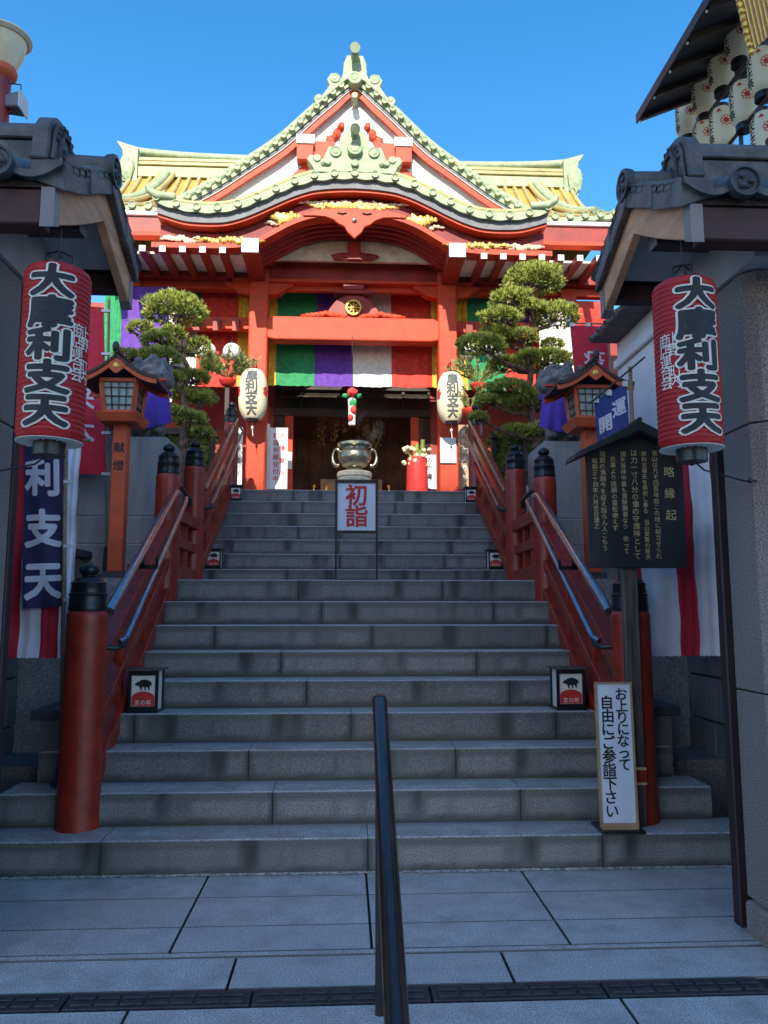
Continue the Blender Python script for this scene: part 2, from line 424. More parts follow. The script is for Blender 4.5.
for k,(yf,zt,td,hw) in enumerate(steps): b.box(XC-hw+.01,XC+hw-.01,yf+.014,yf+td+.02,zt-RISE-.01,zt-.008)
struct(b.build('stair_core','joint'))
# temple platform floor
b=MB(); b.box(-6.5,6.7,YTOP+.26,20,0,TOPZ-.002); 
b.box(-6.5,XC-1.73,YTOP-.5,YTOP+.26,0,TOPZ-.003);b.box(XC+1.73,6.7,YTOP-.5,YTOP+.26,0,TOPZ-.003)
struct(b.build('temple_platform','pedestal'))
# side terraces at landing height, and lower ledges
b=MB()
for s in (-1,1):
    X=lambda a:XC+s*a
    lo,hi=sorted((X(1.73),X(6.0)))
    b.box(lo,hi,6.35,YTOP-.5,0,LAND)
    lo,hi=sorted((X(1.73),X(2.62))); b.box(lo,hi,5.75,6.349,0,1.11)
struct(b.build('side_terrace','pedestal'))
b=MB()
for s in (-1,1):
    lo,hi=sorted((XC+s*1.74,XC+s*1.97)); b.box(lo,hi,5.0,5.749,0,.74)
    lo,hi=sorted((XC+s*1.971,XC+s*2.5)); b.box(lo,hi,5.25,5.749,0,.42)
struct(b.build('side_ledge','masonry'))
b=MB()
for s in (-1,1):
    lo,hi=sorted((XC+s*1.72,XC+s*2.03)); b.box(lo,hi,4.985,5.7,.741,.80)
struct(b.build('dark_ledge_cap','dkstone',bevel=.006))
# side retaining walls of coursed masonry (one thing each side)
def retaining(s,label):
    t=thing('retaining_wall',label,'stone wall',(XC+s*2.6,4.2,0),'masonry walls beside the stairs')
    mb=MB(); random.seed(5+s)
    z=0
    xin=XC+s*2.42
    while z<1.75:
        h=random.uniform(.26,.34); y=4.12-random.uniform(0,.5)
        while y<10.2:
            w=random.uniform(.6,1.0); y0,y1=max(y,3.66)+.006,min(y+w,10.2)-.006
            if y1>y0+.05:
                d=random.uniform(-.008,.008); lo,hi=sorted((xin+d,xin+s*.4)); mb.box(lo,hi,y0,y1,z+.006,z+h-.006)
            y+=w
        z+=h
    mb.build('stone_course','masonry',t,bevel=.008)
    mb=MB(); lo,hi=sorted((xin+s*.03,xin+s*.38)); mb.box(lo,hi,3.66,10.2,0,z-.01); mb.build('mortar_backing','joint',t)
    mb=MB(); lo,hi=sorted((xin-s*.03,xin+s*.45)); mb.box(lo,hi,3.66,10.2,z,z+.07); mb.build('coping','dkstone',t,bevel=.01)
retaining(-1,'dark coursed stone wall on the left side of the stairs behind the left stone pillar')
retaining(1,'dark coursed stone wall on the right side of the stairs behind the red and white curtain')

# ================================================================== RED STAIR RAILINGS
def giboshi(mb,c,r,h):
    p=[(r*1.0,0),(r*1.04,.02*h/.28),(r*1.0,.035*h/.28),(r*.98,.085*h/.28),(r*1.02,.09*h/.28),(r*1.02,.10*h/.28),(r*.95,.105*h/.28),(r*.90,.15*h/.28),(r*.93,.155*h/.28),(r*.93,.163*h/.28),(r*.84,.168*h/.28),(r*.72,.190*h/.28),(r*.40,.200*h/.28),(r*.36,.208*h/.28)]
    p+=[(r*.46,.214*h/.28),(r*.54,.228*h/.28),(r*.55,.243*h/.28),(r*.45,.260*h/.28),(r*.25,.272*h/.28),(r*.09,.279*h/.28),(.001,.285*h/.28)]
    mb.lathe(c,p,26,cap=False)
PZ={}
def railing(s,label):
    X=XC+s*1.62
    t=thing('stair_railing',label,'railing',(X,4.7,.185),'red railings on both sides of the stairs')
    P=[(4.70,.185,1.405,.119,.285),(6.64,1.48,2.555,.104,.27),(7.78,LAND,2.83,.108,.27),(10.15,2.77,3.85,.095,.30)]
    for i,(y,z0,z1,r,fh) in enumerate(P):
        mb=MB(); h=z1-z0
        mb.lathe((X,y,z0),[(r*1.04,0),(r,h*.03),(r*.985,h*.5),(r*.97,h-.05),(r*.97,h-.03),(r*.93,h-.01),(r*.86,h)],32)
        o=mb.build('post','rail',t,smooth=True)
        f=MB(); giboshi(f,(X,y,z1-.002),r*.90,fh); f.build('finial','giboshi',o,smooth=True)
    def beam(y0,z0,y1,z1,h,w,name,parent=t):
        mb=MB(); mb.hexa([(X-w/2,y0,z0-h),(X+w/2,y0,z0-h),(X+w/2,y0,z0),(X-w/2,y0,z0)],[(X-w/2,y1,z1-h),(X+w/2,y1,z1-h),(X+w/2,y1,z1),(X-w/2,y1,z1)])
        return mb.build(name,'rail',t,bevel=.006)
    # lower flight
    def bay(y0,zt0,zl0,zb0,y1,zt1,zl1,zb1,n,zfix=None):
        beam(y0,zt0,y1,zt1,.11,.13,'top_rail'); beam(y0,zl0,y1,zl1,.09,.10,'lower_rail'); beam(y0,zb0,y1,zb1,.14,.12,'base_rail')
        for k in range(1,n):
            f=k/n; y=y0+(y1-y0)*f; L=lambda a,b:a+(b-a)*f
            mb=MB(); w=.042; d=.028; sl=(zt1-zt0)/(y1-y0)*w; zt=L(zt0,zt1)-.10; zb=L(zb0,zb1)-.01
            mb.hexa([(X-d,y-w,zb-sl),(X+d,y-w,zb-sl),(X+d,y-w,zt-sl),(X-d,y-w,zt-sl)],[(X-d,y+w,zb+sl),(X+d,y+w,zb+sl),(X+d,y+w,zt+sl),(X-d,y+w,zt+sl)])
            mb.build('strut','rail',t,bevel=.004)
    bay(4.80,1.09,.72,.45,6.56,2.16,1.84,1.60,3)
    bay(6.72,2.30,2.05,1.80,7.70,2.30,2.05,1.80,3)
    bay(7.86,2.42,2.13,1.83,10.08,3.70,3.36,3.02,4)
    # stainless tubes
    def tube(pts,r,name='handrail_tube',m='steel'):
        mb=MB(); mb.tube(pts,r,12); return mb.build(name,m,t,smooth=True)
    i=-s
    tube([(X+i*.10,4.78,1.40),(X+i*.10,6.46,2.37),(X+i*.10,6.56,2.38)],.031)
    tube([(X+i*.17,4.78,1.22),(X+i*.19,4.84,1.24),(X+i*.20,6.42,2.29),(X+i*.17,6.56,2.34)],.018)
    tube([(X+i*.19,4.84,1.245),(X+i*.19,4.80,1.20),(X+i*.16,4.76,1.185),(X+i*.11,4.74,1.19)],.016,'tube_end','black')
    for f in (.45,):
        y=4.78+1.62*f; z=1.40+.94*f
        mb=MB(); mb.box(min(X,X+i*.2),max(X,X+i*.2),y-.012,y+.012,z-.13,z-.10); mb.box(X+i*.10-.012,X+i*.10+.012,y-.012,y+.012,z-.12,z-.02); mb.box(X+i*.20-.008,X+i*.20+.008,y-.01,y+.01,z-.12,z-.05)
        mb.build('tube_bracket','black',t)
    tube([(X+i*.06,6.62,2.45),(X+i*.11,6.66,2.44),(X+i*.12,6.98,2.40),(X+i*.11,7.02,2.34)],.02,'short_tube','giboshi')
    tube([(X+i*.09,7.88,2.62),(X+i*.09,10.05,3.88)],.02)
    tube([(X+i*.16,7.9,2.47),(X+i*.17,10.02,3.72),(X+i*.13,10.08,3.78)],.016)
    tube([(X+i*.16,7.9,2.47),(X+i*.16,7.86,2.43),(X+i*.10,7.82,2.42)],.017,'tube_end','black')
    return t
railing(-1,'red wooden railing with black onion finials and steel tubes, left of the stairs')
railing(1,'red wooden railing with steel tubes, right of the stairs behind the notice board')
# foreground handrail
t=thing('handrail','dark brown round metal handrail rising towards the stairs in the foreground','handrail',(.12,2.95,0))
p1=at(379.5,701,Y=3.12); p2=at(397,1024,Y=1.86); d=(p2-p1)
mb=MB(); mb.tube([p1,p2,p2+d*.25],.029,20); mb.build('pipe','brownrail',t,smooth=True)
mb=MB(); c=p1; u=d.normalized(); mb.tube([c-u*.020,c-u*.018,c-u*.008,c+u*.012],[.008,.021,.0285,.0305],20); mb.build('end_cap','giboshi',t,smooth=True)
mb=MB(); q=p1+u*.20; mb.tube([(q.x-.004,q.y,0),(q.x-.004,q.y,q.z)],.017,14); mb.build('post','brownrail',t,smooth=True)
mb=MB(); q=p1+d*1.1; mb.tube([(q.x,q.y,0),(q.x,q.y,q.z)],.017,14); mb.build('post','brownrail',t,smooth=True)
# ================================================================== TEMPLE HALL
XT=.10
def half(pts,Y):           # left-half pixel profile -> [(dx,z)] from outside to centre
    return [(XT-at(x,y,Y=Y).x,at(x,y,Y=Y).z) for x,y in pts]
def sym(h):                # full left->right polyline in xz
    L_=[(XT-d,z) for d,z in h]; Rr=[(XT+d,z) for d,z in reversed(h) if d>1e-4]
    return L_+Rr
def interp(h,n=60):
    """smooth resample by dx"""
    h=sorted(h); out=[]
    for i in range(n+1):
        x=h[-1][0]*i/n
        for a,b in zip(h,h[1:]):
            if a[0]<=x<=b[0]+1e-9:
                f=(x-a[0])/max(1e-9,b[0]-a[0])
                i0=h.index(a); p0=h[max(0,i0-1)]; p3=h[min(len(h)-1,i0+2)]
                m1=(b[1]-p0[1])/max(1e-6,b[0]-p0[0]); m2=(p3[1]-a[1])/max(1e-6,p3[0]-a[0]); dx=b[0]-a[0]
                z=(2*f**3-3*f**2+1)*a[1]+(f**3-2*f**2+f)*dx*m1+(-2*f**3+3*f**2)*b[1]+(f**3-f**2)*dx*m2
                out.append((x,z)); break
    return list(reversed(out))
temple=thing('temple_hall','vermilion temple hall with green copper roofs and white gable atop the stairs','temple',(XT,11.0,TOPZ))
YK=10.3
A=half([(156,207),(182,215),(203,217),(224,216.5),(241,212.5),(258,206),(276,198),(294,190.5),(313,185),(333,183),(352,182.5)],YK); A[-1]=(0,A[-1][1])
A=interp(A); 
def offs(h,d): return [(x,z+d) for x,z in h]
def clip(h,xm): return [(x,z) for x,z in h if x<=xm+1e-6]
PX=.0152                       # metres per pixel near the karahafu front
# karahafu roof shell + bands
mb=MB(); mb.ribbon(sym(offs(A,.19)),sym(offs(A,.09)),YK+.02,13.2); 
kr=mb.build('curved_porch_roof','verdi',temple,smooth=True)
mb=MB(); mb.ribbon(sym(offs(A,.07)),sym(offs(A,-.05)),YK+.06,YK+1.2); mb.build('lead_band','grey',temple,smooth=True)
mb=MB(); mb.ribbon(sym(offs(A,-.05)),sym(offs(A,-.09)),YK+.09,YK+1.2); mb.build('red_edge_strip','red',temple,smooth=True)
Bp=half([(150,243.5),(200,244.5),(228,244.5),(244,243),(258,239),(271,232),(290,222),(308,215.5),(325,213),(352,212)],YK+.08); Bp[-1]=(0,Bp[-1][1]); Bp=interp(Bp)
def zat(h,x):
    s=sorted(h)
    for a,b in zip(s,s[1:]):
        if a[0]<=x<=b[0]: return a[1]+(b[1]-a[1])*(x-a[0])/max(1e-9,b[0]-a[0])
    return s[-1][1]
A2=[(x,zat(A,x)-.125) for x,_ in Bp if x<=A[0][0]]; B2=[(x,z) for x,z in Bp if x<=A[0][0]]
mb=MB(); mb.ribbon(sym(A2),sym(offs(B2,.05)),YK+.24,YK+.34); mb.build('frieze_panel','frieze',temple,smooth=True)
mb=MB(); mb.ribbon(sym(offs(Bp,.06)),sym(offs(Bp,-.015)),YK+.15,YK+.36); mb.build('curved_beam','red',temple,smooth=True)
# edge tiles: round caps with sagging pan between, following the curve
def arclen(h,step):
    pts=sym(h); out=[]; acc=0; nxt=step*.5
    tot=sum(math.dist(a,b) for a,b in zip(pts,pts[1:])); n=round(tot/step); step=tot/n; nxt=0
    for a,b in zip(pts,pts[1:]):
        l=math.dist(a,b)
        while nxt<=acc+l+1e-6:
            f=(nxt-acc)/l; out.append((a[0]+(b[0]-a[0])*f,a[1]+(b[1]-a[1])*f,(b[0]-a[0])/l,(b[1]-a[1])/l)); nxt+=step
        acc+=l
    return out
cap=MB(); pan=MB()
caps=arclen(offs(A,.14),.285)
for i,(x,z,tx,tz) in enumerate(caps):
    r=.053
    cap.lathe((x,YK-.03,z),[(r*.55,.018),(r*.62,.010),(r*.80,.010),(r*.86,0),(r,.0),(r*1.03,.012),(r*1.0,.03),(r*.92,.04),(r*.92,2.3)],18,axis='y')
    if i<len(caps)-1:
        x2,z2=caps[i+1][:2]; up=[];lo=[]
        for k in range(9):
            f=k/8; sag=.026*math.sin(math.pi*f); xx=x+(x2-x)*f; zz=z+(z2-z)*f
            up.append((xx,zz-sag+.05)); lo.append((xx,zz-sag-.06))
        pan.ribbon(up,lo,YK,YK+.35)
rl=MB(); rl.tube([(x,YK+.06,z) for x,z in sym(offs(A,.215))],.045,10); rl.build('edge_roll','ochrerib',kr,smooth=True)
cap.build('round_tile','verdi',kr,smooth=True); pan.build('pan_tile','verdi',kr,smooth=True)
# flared corner tips
mb=MB()
for s in (-1,1):
    x0,z0=A[0]; mb.tube([(XT+s*(x0-.25),YK+.02,z0+.16),(XT+s*x0,YK+.0,z0+.17),(XT+s*(x0+.10),YK-.02,z0+.24),(XT+s*(x0+.13),YK-.02,z0+.30)],[.06,.062,.05,.035],12); mb.mark()
mb.build_split('flared_tip','verdi',kr,smooth=True)
# gold carved ornaments
def carving(mb,xc,zc,w,h,y,seed,mat_=None):
    rr=random.Random(seed); n=int(w/.05)
    for i in range(n):
        f=(i+.5)/n; e=math.sin(math.pi*f)**.5
        mb.blob((xc-w/2+w*f,y+rr.uniform(-.01,.01),zc+rr.uniform(-.3,.3)*h*e),(rr.uniform(.03,.05),.022,h*e*rr.uniform(.35,.6)),8,5,noise=.2,seed=seed+i)
mb=MB()
carving(mb,XT,zat(Bp,0)+.10,1.25,.12,YK+.13,1); mb.mark()
for s in (-1,1):
    carving(mb,XT+s*.97,zat(Bp,.97)+.16,.42,.17,YK+.17,20); mb.mark()
    carving(mb,XT+s*1.75,zat(Bp,1.75)+.10,1.0,.09,YK+.15,40); mb.mark()
mb.build_split('gilded_carving','gold',temple,smooth=True)
mb=MB()
carving(mb,XT,zat(A,0)-.20,1.7,.08,YK+.22,60); mb.mark()
for s in (-1,1): carving(mb,XT+s*2.35,zat(A,2.2)-.22,.75,.10,YK+.22,70+s); mb.mark(); carving(mb,XT+s*1.05,zat(A,1.05)-.28,.45,.08,YK+.22,75+s); mb.mark()
mb.build_split('faded_carving','beigepanel',temple,smooth=True)
# pendant
z0=zat(Bp,0)-.0
pl=[(-.72,-.012),(-.55,-.055),(-.40,-.085),(-.30,-.13),(-.22,-.20),(-.14,-.24),(-.10,-.32),(-.04,-.38),(0,-.42)]
pl=[(x,zat(Bp,abs(x))-z0+z) for x,z in pl]
mb=MB(); pts=[(XT+x,z0+z) for x,z in pl]+[(XT-x,z0+z) for x,z in reversed(pl[:-1])]
up=[(XT-.72+1.44*i/16,zat(Bp,abs(-.72+1.44*i/16))+.03) for i in range(16,-1,-1)]
mb.poly(pts+up,YK+.02,YK+.075)
pd=mb.build('pendant_board','red',temple,bevel=.008)
mb=MB()
for s in (-1,1):
    mb.tube([(XT+s*.24,YK+.018,z0-.05),(XT+s*.17,YK+.015,z0-.065),(XT+s*.11,YK+.018,z0-.05)],.012,8)
mb.lathe((XT,YK+.0,z0-.16),[(.001,0),(.03,.004),(.035,.02)],12,axis='y'); mb.build('carved_mark','black',pd)
# nested arches
mb=MB()
for i,(yy,sc,dz) in enumerate([(YK+.37,1.0,-.035),(YK+.46,.99,-.06),(YK+.55,.98,-.085),(YK+.64,.97,-.11)]):
    h=[(x*sc,z+dz) for x,z in Bp if x<=1.42]
    mb.ribbon(sym(offs(h,.12)),sym(h),yy,yy+.075)
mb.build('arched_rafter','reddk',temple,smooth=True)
# columns, beams of the porch
YC=11.4
XEh=xy(615,YK+.66,215)-XT
XCOL=1.42
for s in (-1,1):
    x=XT+s*XCOL; mb=MB(); zt=zy(262,YC)
    r=.142; q=[(r,-r*.86),(r*.86,-r),(-r*.86,-r),(-r,-r*.86),(-r,r*.86),(-r*.86,r),(r*.86,r),(r,r*.86)]
    vs=[(x+a,YC+b_,z) for z in (TOPZ+.14,zt) for a,b_ in q]
    mb.add(vs,[tuple(range(8)),tuple(range(15,7,-1))]+[(i,(i+1)%8,(i+1)%8+8,i+8) for i in range(8)])
    o=mb.build('column','red',temple)
    mb=MB(); mb.box(x-.21,x+.21,YC-.21,YC+.21,TOPZ-.01,TOPZ+.14); mb.build('column_base','stonewarm',o,bevel=.02)
zb0,zb1=zy(283,YC),zy(264,YC)
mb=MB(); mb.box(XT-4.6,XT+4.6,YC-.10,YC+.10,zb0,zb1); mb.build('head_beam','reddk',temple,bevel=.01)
mb=MB(); mb.box(XT-XCOL-.4,XT+XCOL+.4,YC-.12,YC-.1+.2,zb0-.05,zb0-.003); mb.build('head_beam_strip','red',temple); mb=MB()
# bracket ends beneath
for s in (-1,1):
    for q in (-1,1):
        x=XT+s*XCOL+q*.142; xo=x+q*.36
        pts=[(x,zb0-.05),(xo,zb0-.05),(xo,zb0-.10),(x+q*.26,zb0-.14),(x+q*.16,zb0-.22),(x,zb0-.25)]
        mb.poly(pts,YC-.07,YC+.07); mb.mark()
mb.build_split('bracket','red',temple)
mb=MB(); mb.box(XT-XCOL-.02,XT+XCOL+.02,YC+.02,YC+.10,zb0-.13,zb0-.052); mb.build('lintel_strip','red',temple)
zr0,zr1=zy(343,YC),zy(320,YC)
mb=MB(); pts=[(XT-XCOL,zr0+.05),(XT-XCOL+.25,zr0)]+[(XT+XCOL-.25,zr0),(XT+XCOL,zr0+.05),(XT+XCOL,zr1-.09),(XT+XCOL-.22,zr1),(XT-XCOL+.22,zr1),(XT-XCOL,zr1-.09)]
mb.poly(pts,YC-.12,YC+.12); mb.build('rainbow_beam','red',temple,bevel=.02,seg=2)
# big square projecting beams with white ends
for s in (-1,1):
    x=XT+s*1.44; mb=MB(); zf=zy(248,YK+.02)
    mb.bar((x,YK+.02,zf),(x+s*0,YC,zf-.0),.23,.20,'reddk'); mb.bar((x,YK+.0,zf),(x,YK+.02,zf),.232,.202,'white')
    mb.build('projecting_beam',None,temple)
# frog-leg strut with gilded wheel
zc=zr1
out=[(-.80,0),(-.66,.04),(-.52,.03),(-.42,.08),(-.34,.20),(-.26,.30),(-.14,.37),(0,.38),(.14,.37),(.26,.30),(.34,.20),(.42,.08),(.52,.03),(.66,.04),(.80,0)]
mb=MB(); mb.poly([(XT+x,zc+z) for x,z in out],YC-.04,YC+.04); fl=mb.build('frog_leg_strut','reddk',temple,bevel=.01)
mb=MB()
for s in (-1,1):
    for k,(dx,dz,rr_) in enumerate([(.42,.07,.05),(.48,.05,.05),(.55,.045,.045),(.62,.035,.045),(.69,.03,.04),(.76,.02,.03),(.33,.05,.05),(.24,.04,.05),(.15,.03,.05)]): mb.blob((XT+s*dx,YC-.08,zc+dz),(rr_*1.3,.03,rr_*.8),8,6,noise=.2,seed=k)
    mb.mark()
mb.build_split('carved_waves','red',fl,smooth=True)
mb=MB(); cz=zc+.17; 
mb.add(*(lambda n,r0,r1:([(XT+r*math.cos(2*math.pi*k/n),y,cz+r*math.sin(2*math.pi*k/n)) for y in (YC-.09,YC-.05) for r in (r0,r1) for k in range(n)],
  [f for k in range(n) for f in ((k,(k+1)%n,n+(k+1)%n,n+k),(2*n+k,3*n+k,3*n+(k+1)%n,2*n+(k+1)%n),(n+k,n+(k+1)%n,3*n+(k+1)%n,3*n+k),(k,2*n+k,2*n+(k+1)%n,(k+1)%n))]))(28,.095,.120))
for k in range(8):
    a=math.pi*k/4; mb.bar((XT,YC-.07,cz),(XT+.13*math.cos(a),YC-.07,cz+.13*math.sin(a)),.014,.014,up=(0,1,0))
    mb.blob((XT+.125*math.cos(a),YC-.07,cz+.125*math.sin(a)),(.010,.010,.010),8,5)
mb.blob((XT,YC-.08,cz),(.03,.02,.03),10,6); mb.build('gilded_wheel','gold',fl,smooth=True)
mb=MB(); mb.box(XT-.30,XT+.30,YC-.1,YC+.1,zc+.385,zc+.44); mb.box(XT-.16,XT+.16,YC-.1,YC+.1,zc+.44,zb0-.055); mb.build('bearing_block','reddk',temple,bevel=.01)
# tympanum behind arch, king post
zty=EYE+(zb1-EYE)*(YK+.78)/(YC-.1)-.02
mb=MB(); h=[(x,z-.06) for x,z in Bp if x<=1.36 and z-.06>zty+.02]
base=[(x,zty) for x,_ in h]; mb.ribbon(sym(h),sym(base),YK+.74,YK+.80); mb.build('tympanum_panel','beigepanel',temple)
mb=MB(); mb.box(XT-.10,XT+.10,YK+.66,YK+.735,zty,zat(Bp,0)-.15); mb.blob((XT,YK+.70,zty+.05),(.36,.05,.07),14,8,noise=.15); mb.build('king_post','reddk',temple)
mb=MB(); h=[(x,z-.06) for x,z in Bp if x<=1.3]; mb.ribbon(sym(offs(h,.03)),sym(h),YK+.80,YC+.1); mb.build('arch_ceiling','reddk',temple,smooth=True)
# side soffit + rafters + fascia of main eaves
ZE=zat(Bp,1.9)-.03
mb=MB()
for s in (-1,1):
    lo,hi=sorted((XT+s*1.56,XT+s*3.6))
    mb.add([(lo,YK+.36,ZE+.01),(hi,YK+.36,ZE+.01),(hi,YC+1.9,ZE+.16),(lo,YC+1.9,ZE+.16),(lo,YK+.36,ZE+.04),(hi,YK+.36,ZE+.04),(hi,YC+1.9,ZE+.19),(lo,YC+1.9,ZE+.19)],[(0,1,2,3),(7,6,5,4),(0,4,5,1),(1,5,6,2),(2,6,7,3),(3,7,4,0)]); mb.mark()
mb.build_split('soffit','cream',temple)
mb=MB()
for s in (-1,1):
    for k in range(11):
        x=XT+s*(1.83+k*.275); y0=YK+.10
        if (x-XT)*s>3.55: continue
        mb.bar((x,y0,ZE-.04),(x,YC+1.9,ZE+.08),.095,.095,'reddk'); mb.bar((x,y0-.012,ZE-.04),(x,y0,ZE-.04),.085,.085,'white'); mb.mark()
mb.build_split('rafter',None,temple)
mb=MB()
for s in (-1,1):
    lo,hi=sorted((XT+s*2.62,XT+s*(XEh-.06))); z1=zy(222,YK+.7); z0=zy(239,YK+.7)
    mb.box(lo,hi,YK+.68,YK+.76,z0,z1); mb.mark()
mb.build_split('eave_fascia','reddk',temple,bevel=.008)
mb=MB()
for s in (-1,1):
    lo,hi=sorted((XT+s*2.60,XT+s*(XEh-.04))); mb.box(lo,hi,YK+.60,YK+.76,z0-.07,z0-.003); mb.mark()
mb.build_split('eave_strip','red',temple,bevel=.008)
mb=MB()
for s in (-1,1):
    lo,hi=sorted((XT+s*2.60,XT+s*XEh)); mb.box(lo,hi,YK+.64,YK+1.2,z1+.003,z1+.07); mb.mark()
mb.build_split('eave_lead_band','white',temple,bevel=.01)
# main roof
YE=YK+.66; YR_=12.75
zE=z1+.09; XR=XT-at(120,165,Y=YR_).x-.04; XRr=at(582,165,Y=YR_).x-XT; XRh=(XR+XRr)/2-.24
XEh=xy(615,YE,215)-XT
zR=zy(179,YR_); zRt=zy(164,YR_)
def rp(f,u):                # f 0 eave..1 ridge; u -1..1
    c=f-.16*math.sin(math.pi*f)*.9
    hw=XRh+(XEh-XRh)*max(0,1-f*1.9)**1.3 if f<.53 else XRh
    return (XT+u*hw, YE+(YR_-YE)*f, zE+(zR-zE)*(f-.10*math.sin(math.pi*f))+ (abs(u)**6)*.10*(1-f)**3)
mb=MB(); nf,nu=14,40; vs=[rp(i/nf,-1+2*j/nu) for i in range(nf+1) for j in range(nu+1)]
back=[(x,2*YR_-y,z) for x,y,z in vs]; m_=len(vs)
fs=[(i*(nu+1)+j,i*(nu+1)+j+1,(i+1)*(nu+1)+j+1,(i+1)*(nu+1)+j) for i in range(nf) for j in range(nu)]
mb.add(vs,fs); mb.add(back,fs)
for u in (-1,1):
    e=[rp(i/nf,u) for i in range(nf+1)]; mb.add(e+[(e[0][0],2*YR_-e[i][1],e[i][2]) if 0 else (e[i][0],2*YR_-e[i][1],e[i][2]) for i in range(nf,-1,-1)],[tuple(range(2*nf+2))])
mr=mb.build('main_roof','ochre',temple,smooth=True)
mb=MB(); n=46
for k in range(n+1):
    u=-1+2*k/n
    pts=[Vector(rp(i/10,u))+Vector((0,0,.03)) for i in range(11)]; mb.tube(pts,.033,8)
mb.build('roof_rib','ochrerib',mr,smooth=True)
# eave caps along main eave
cap=MB(); pan=MB(); n=34; prev=None
for k in range(n+1):
    u=-1+2*k/n; x,y,z=rp(0,u); r=.056
    cap.lathe((x,y-.05,z+.03),[(r*.55,.018),(r*.62,.010),(r*.8,.010),(r*.86,0),(r,0),(r*1.03,.012),(r,.03),(r*.92,.04),(r*.92,.4)],16,axis='y')
    if prev:
        up=[];lo=[]
        for q in range(7):
            f=q/6; sg=.04*math.sin(math.pi*f); up.append((prev[0]+(x-prev[0])*f,prev[2]+(z-prev[2])*f+.05-sg)); lo.append((up[-1][0],up[-1][1]-.07))
        pan.ribbon(up,lo,y-.02,y+.25)
    prev=(x,y,z)
cap.build('round_tile','verdi',mr,smooth=True); pan.build('pan_tile','verdi',mr,smooth=True)
# ridge
mb=MB(); mb.box(XT-XRh+.05,XT+XRh-.05,YR_-.16,YR_+.16,zR-.12,zR+.05)
for k in range(2): mb.box(XT-XRh+.02,XT+XRh-.02,YR_-.19+.01*k,YR_+.19-.01*k,zR+.055+k*.075,zR+.12+k*.075)
mb.build('ridge_wall','ochrerib',mr,bevel=.01)
mb=MB(); mb.box(XT-XRh+.03,XT+XRh-.03,YR_-.20,YR_+.20,zR-.16,zR+.01)
pts=[]
for i in range(25):
    f=-1+2*i/24; pts.append((XT+f*(XRh+.05),YR_,zRt+.10*abs(f)**5+.03))
mb.tube(pts,.07,12); mb.build('ridge_cap','verdi',mr,smooth=True)
mb=MB()
for s in (-1,1):
    x=XT+s*XRh; mb.poly([(x-s*.12,zR-.25),(x+s*.08,zR-.40),(x+s*.16,zR-.2),(x+s*.10,zR),(x+s*.14,zRt),(x+s*.24,zRt+.16),(x+s*.05,zRt+.10),(x-s*.12,zRt+.05)],YR_-.24,YR_+.24)
    mb.blob((x+s*.06,YR_-.26,zR-.05),(.13,.06,.24),12,8,noise=.2); mb.mark()
mb.build_split('ridge_end_ornament','verdi',mr,bevel=.015)
# descending ridges on main slope
mb=MB(); mc=MB()
for s in (-1,1):
    pts=[]
    for i in range(13):
        f=i/12; g=1-f; c=Vector(rp(g,0)); px_=XT+s*(XRh-.62+(f**1.5)*.50); pts.append((px_,c.y-.02,c.z+.10+ .05*f**6))
    mb.tube(pts,.065,12); mb.mark()
    for q in (-.11,.11): mc.tube([(p[0]+q,p[1],p[2]-.02) for p in pts],.04,8)
    mc.mark()
mb.build_split('descending_ridge','verdi',mr,smooth=True); mc.build_split('descending_ridge_edge','ochrerib',mr,smooth=True)
# ---------------- triangular dormer gable
YG=10.95
G=half([(174,206),(181,200.5),(212,184),(245.6,162.5),(279,140),(313,110),(333,93),(345,83),(352,77)],YG); G[-1]=(0,G[-1][1])
G=interp(G,40)
mb=MB(); mb.ribbon(sym(G),sym(offs(G,-.10)),YG,YR_); gr=mb.build('dormer_roof','verdi',temple,smooth=True)
cap=MB(); 
n=20; pts=sym(G)
for s in (-1,1):
    tot=[(d,z) for d,z in G]; L_=0; seg=[0]
    for a,b_ in zip(tot,tot[1:]): seg.append(seg[-1]+math.dist(a,b_))
    for k in range(n):
        l=seg[-1]*(k+.5)/n
        for i in range(len(seg)-1):
            if seg[i]<=l<=seg[i+1]:
                f=(l-seg[i])/(seg[i+1]-seg[i]); d=tot[i][0]+(tot[i+1][0]-tot[i][0])*f; z=tot[i][1]+(tot[i+1][1]-tot[i][1])*f
        dd=Vector((-(tot[min(i+1,len(tot)-1)][0]-tot[i][0]),0,tot[min(i+1,len(tot)-1)][1]-tot[i][1])).normalized()
        # horizontal roll tiles pointing to the front along the verge
        r=.046
        cap.lathe((XT+s*d,YG-.06,z-.015),[(r*.5,.012),(r*.6,.004),(r*.8,.004),(r,0),(r*1.04,.012),(r,.03),(r*.9,.5)],14,axis='y')
        p=Vector((XT+s*d,YG+.02,z+.035)); w=seg[-1]/n*.52; u=Vector((s*-dd.x*-1 if False else -s*dd.x*-1,0,dd.z))
        u=Vector((-s*abs(dd.x),0,abs(dd.z))).normalized()
for s in (-1,1): cap.tube([(XT+s*d,YG+.03,z+.035) for d,z in G],.062,12); cap.tube([(XT+s*d,YG+.16,z+.09) for d,z in G],.05,10)
cap.build('verge_tile','verdi',gr,smooth=True)
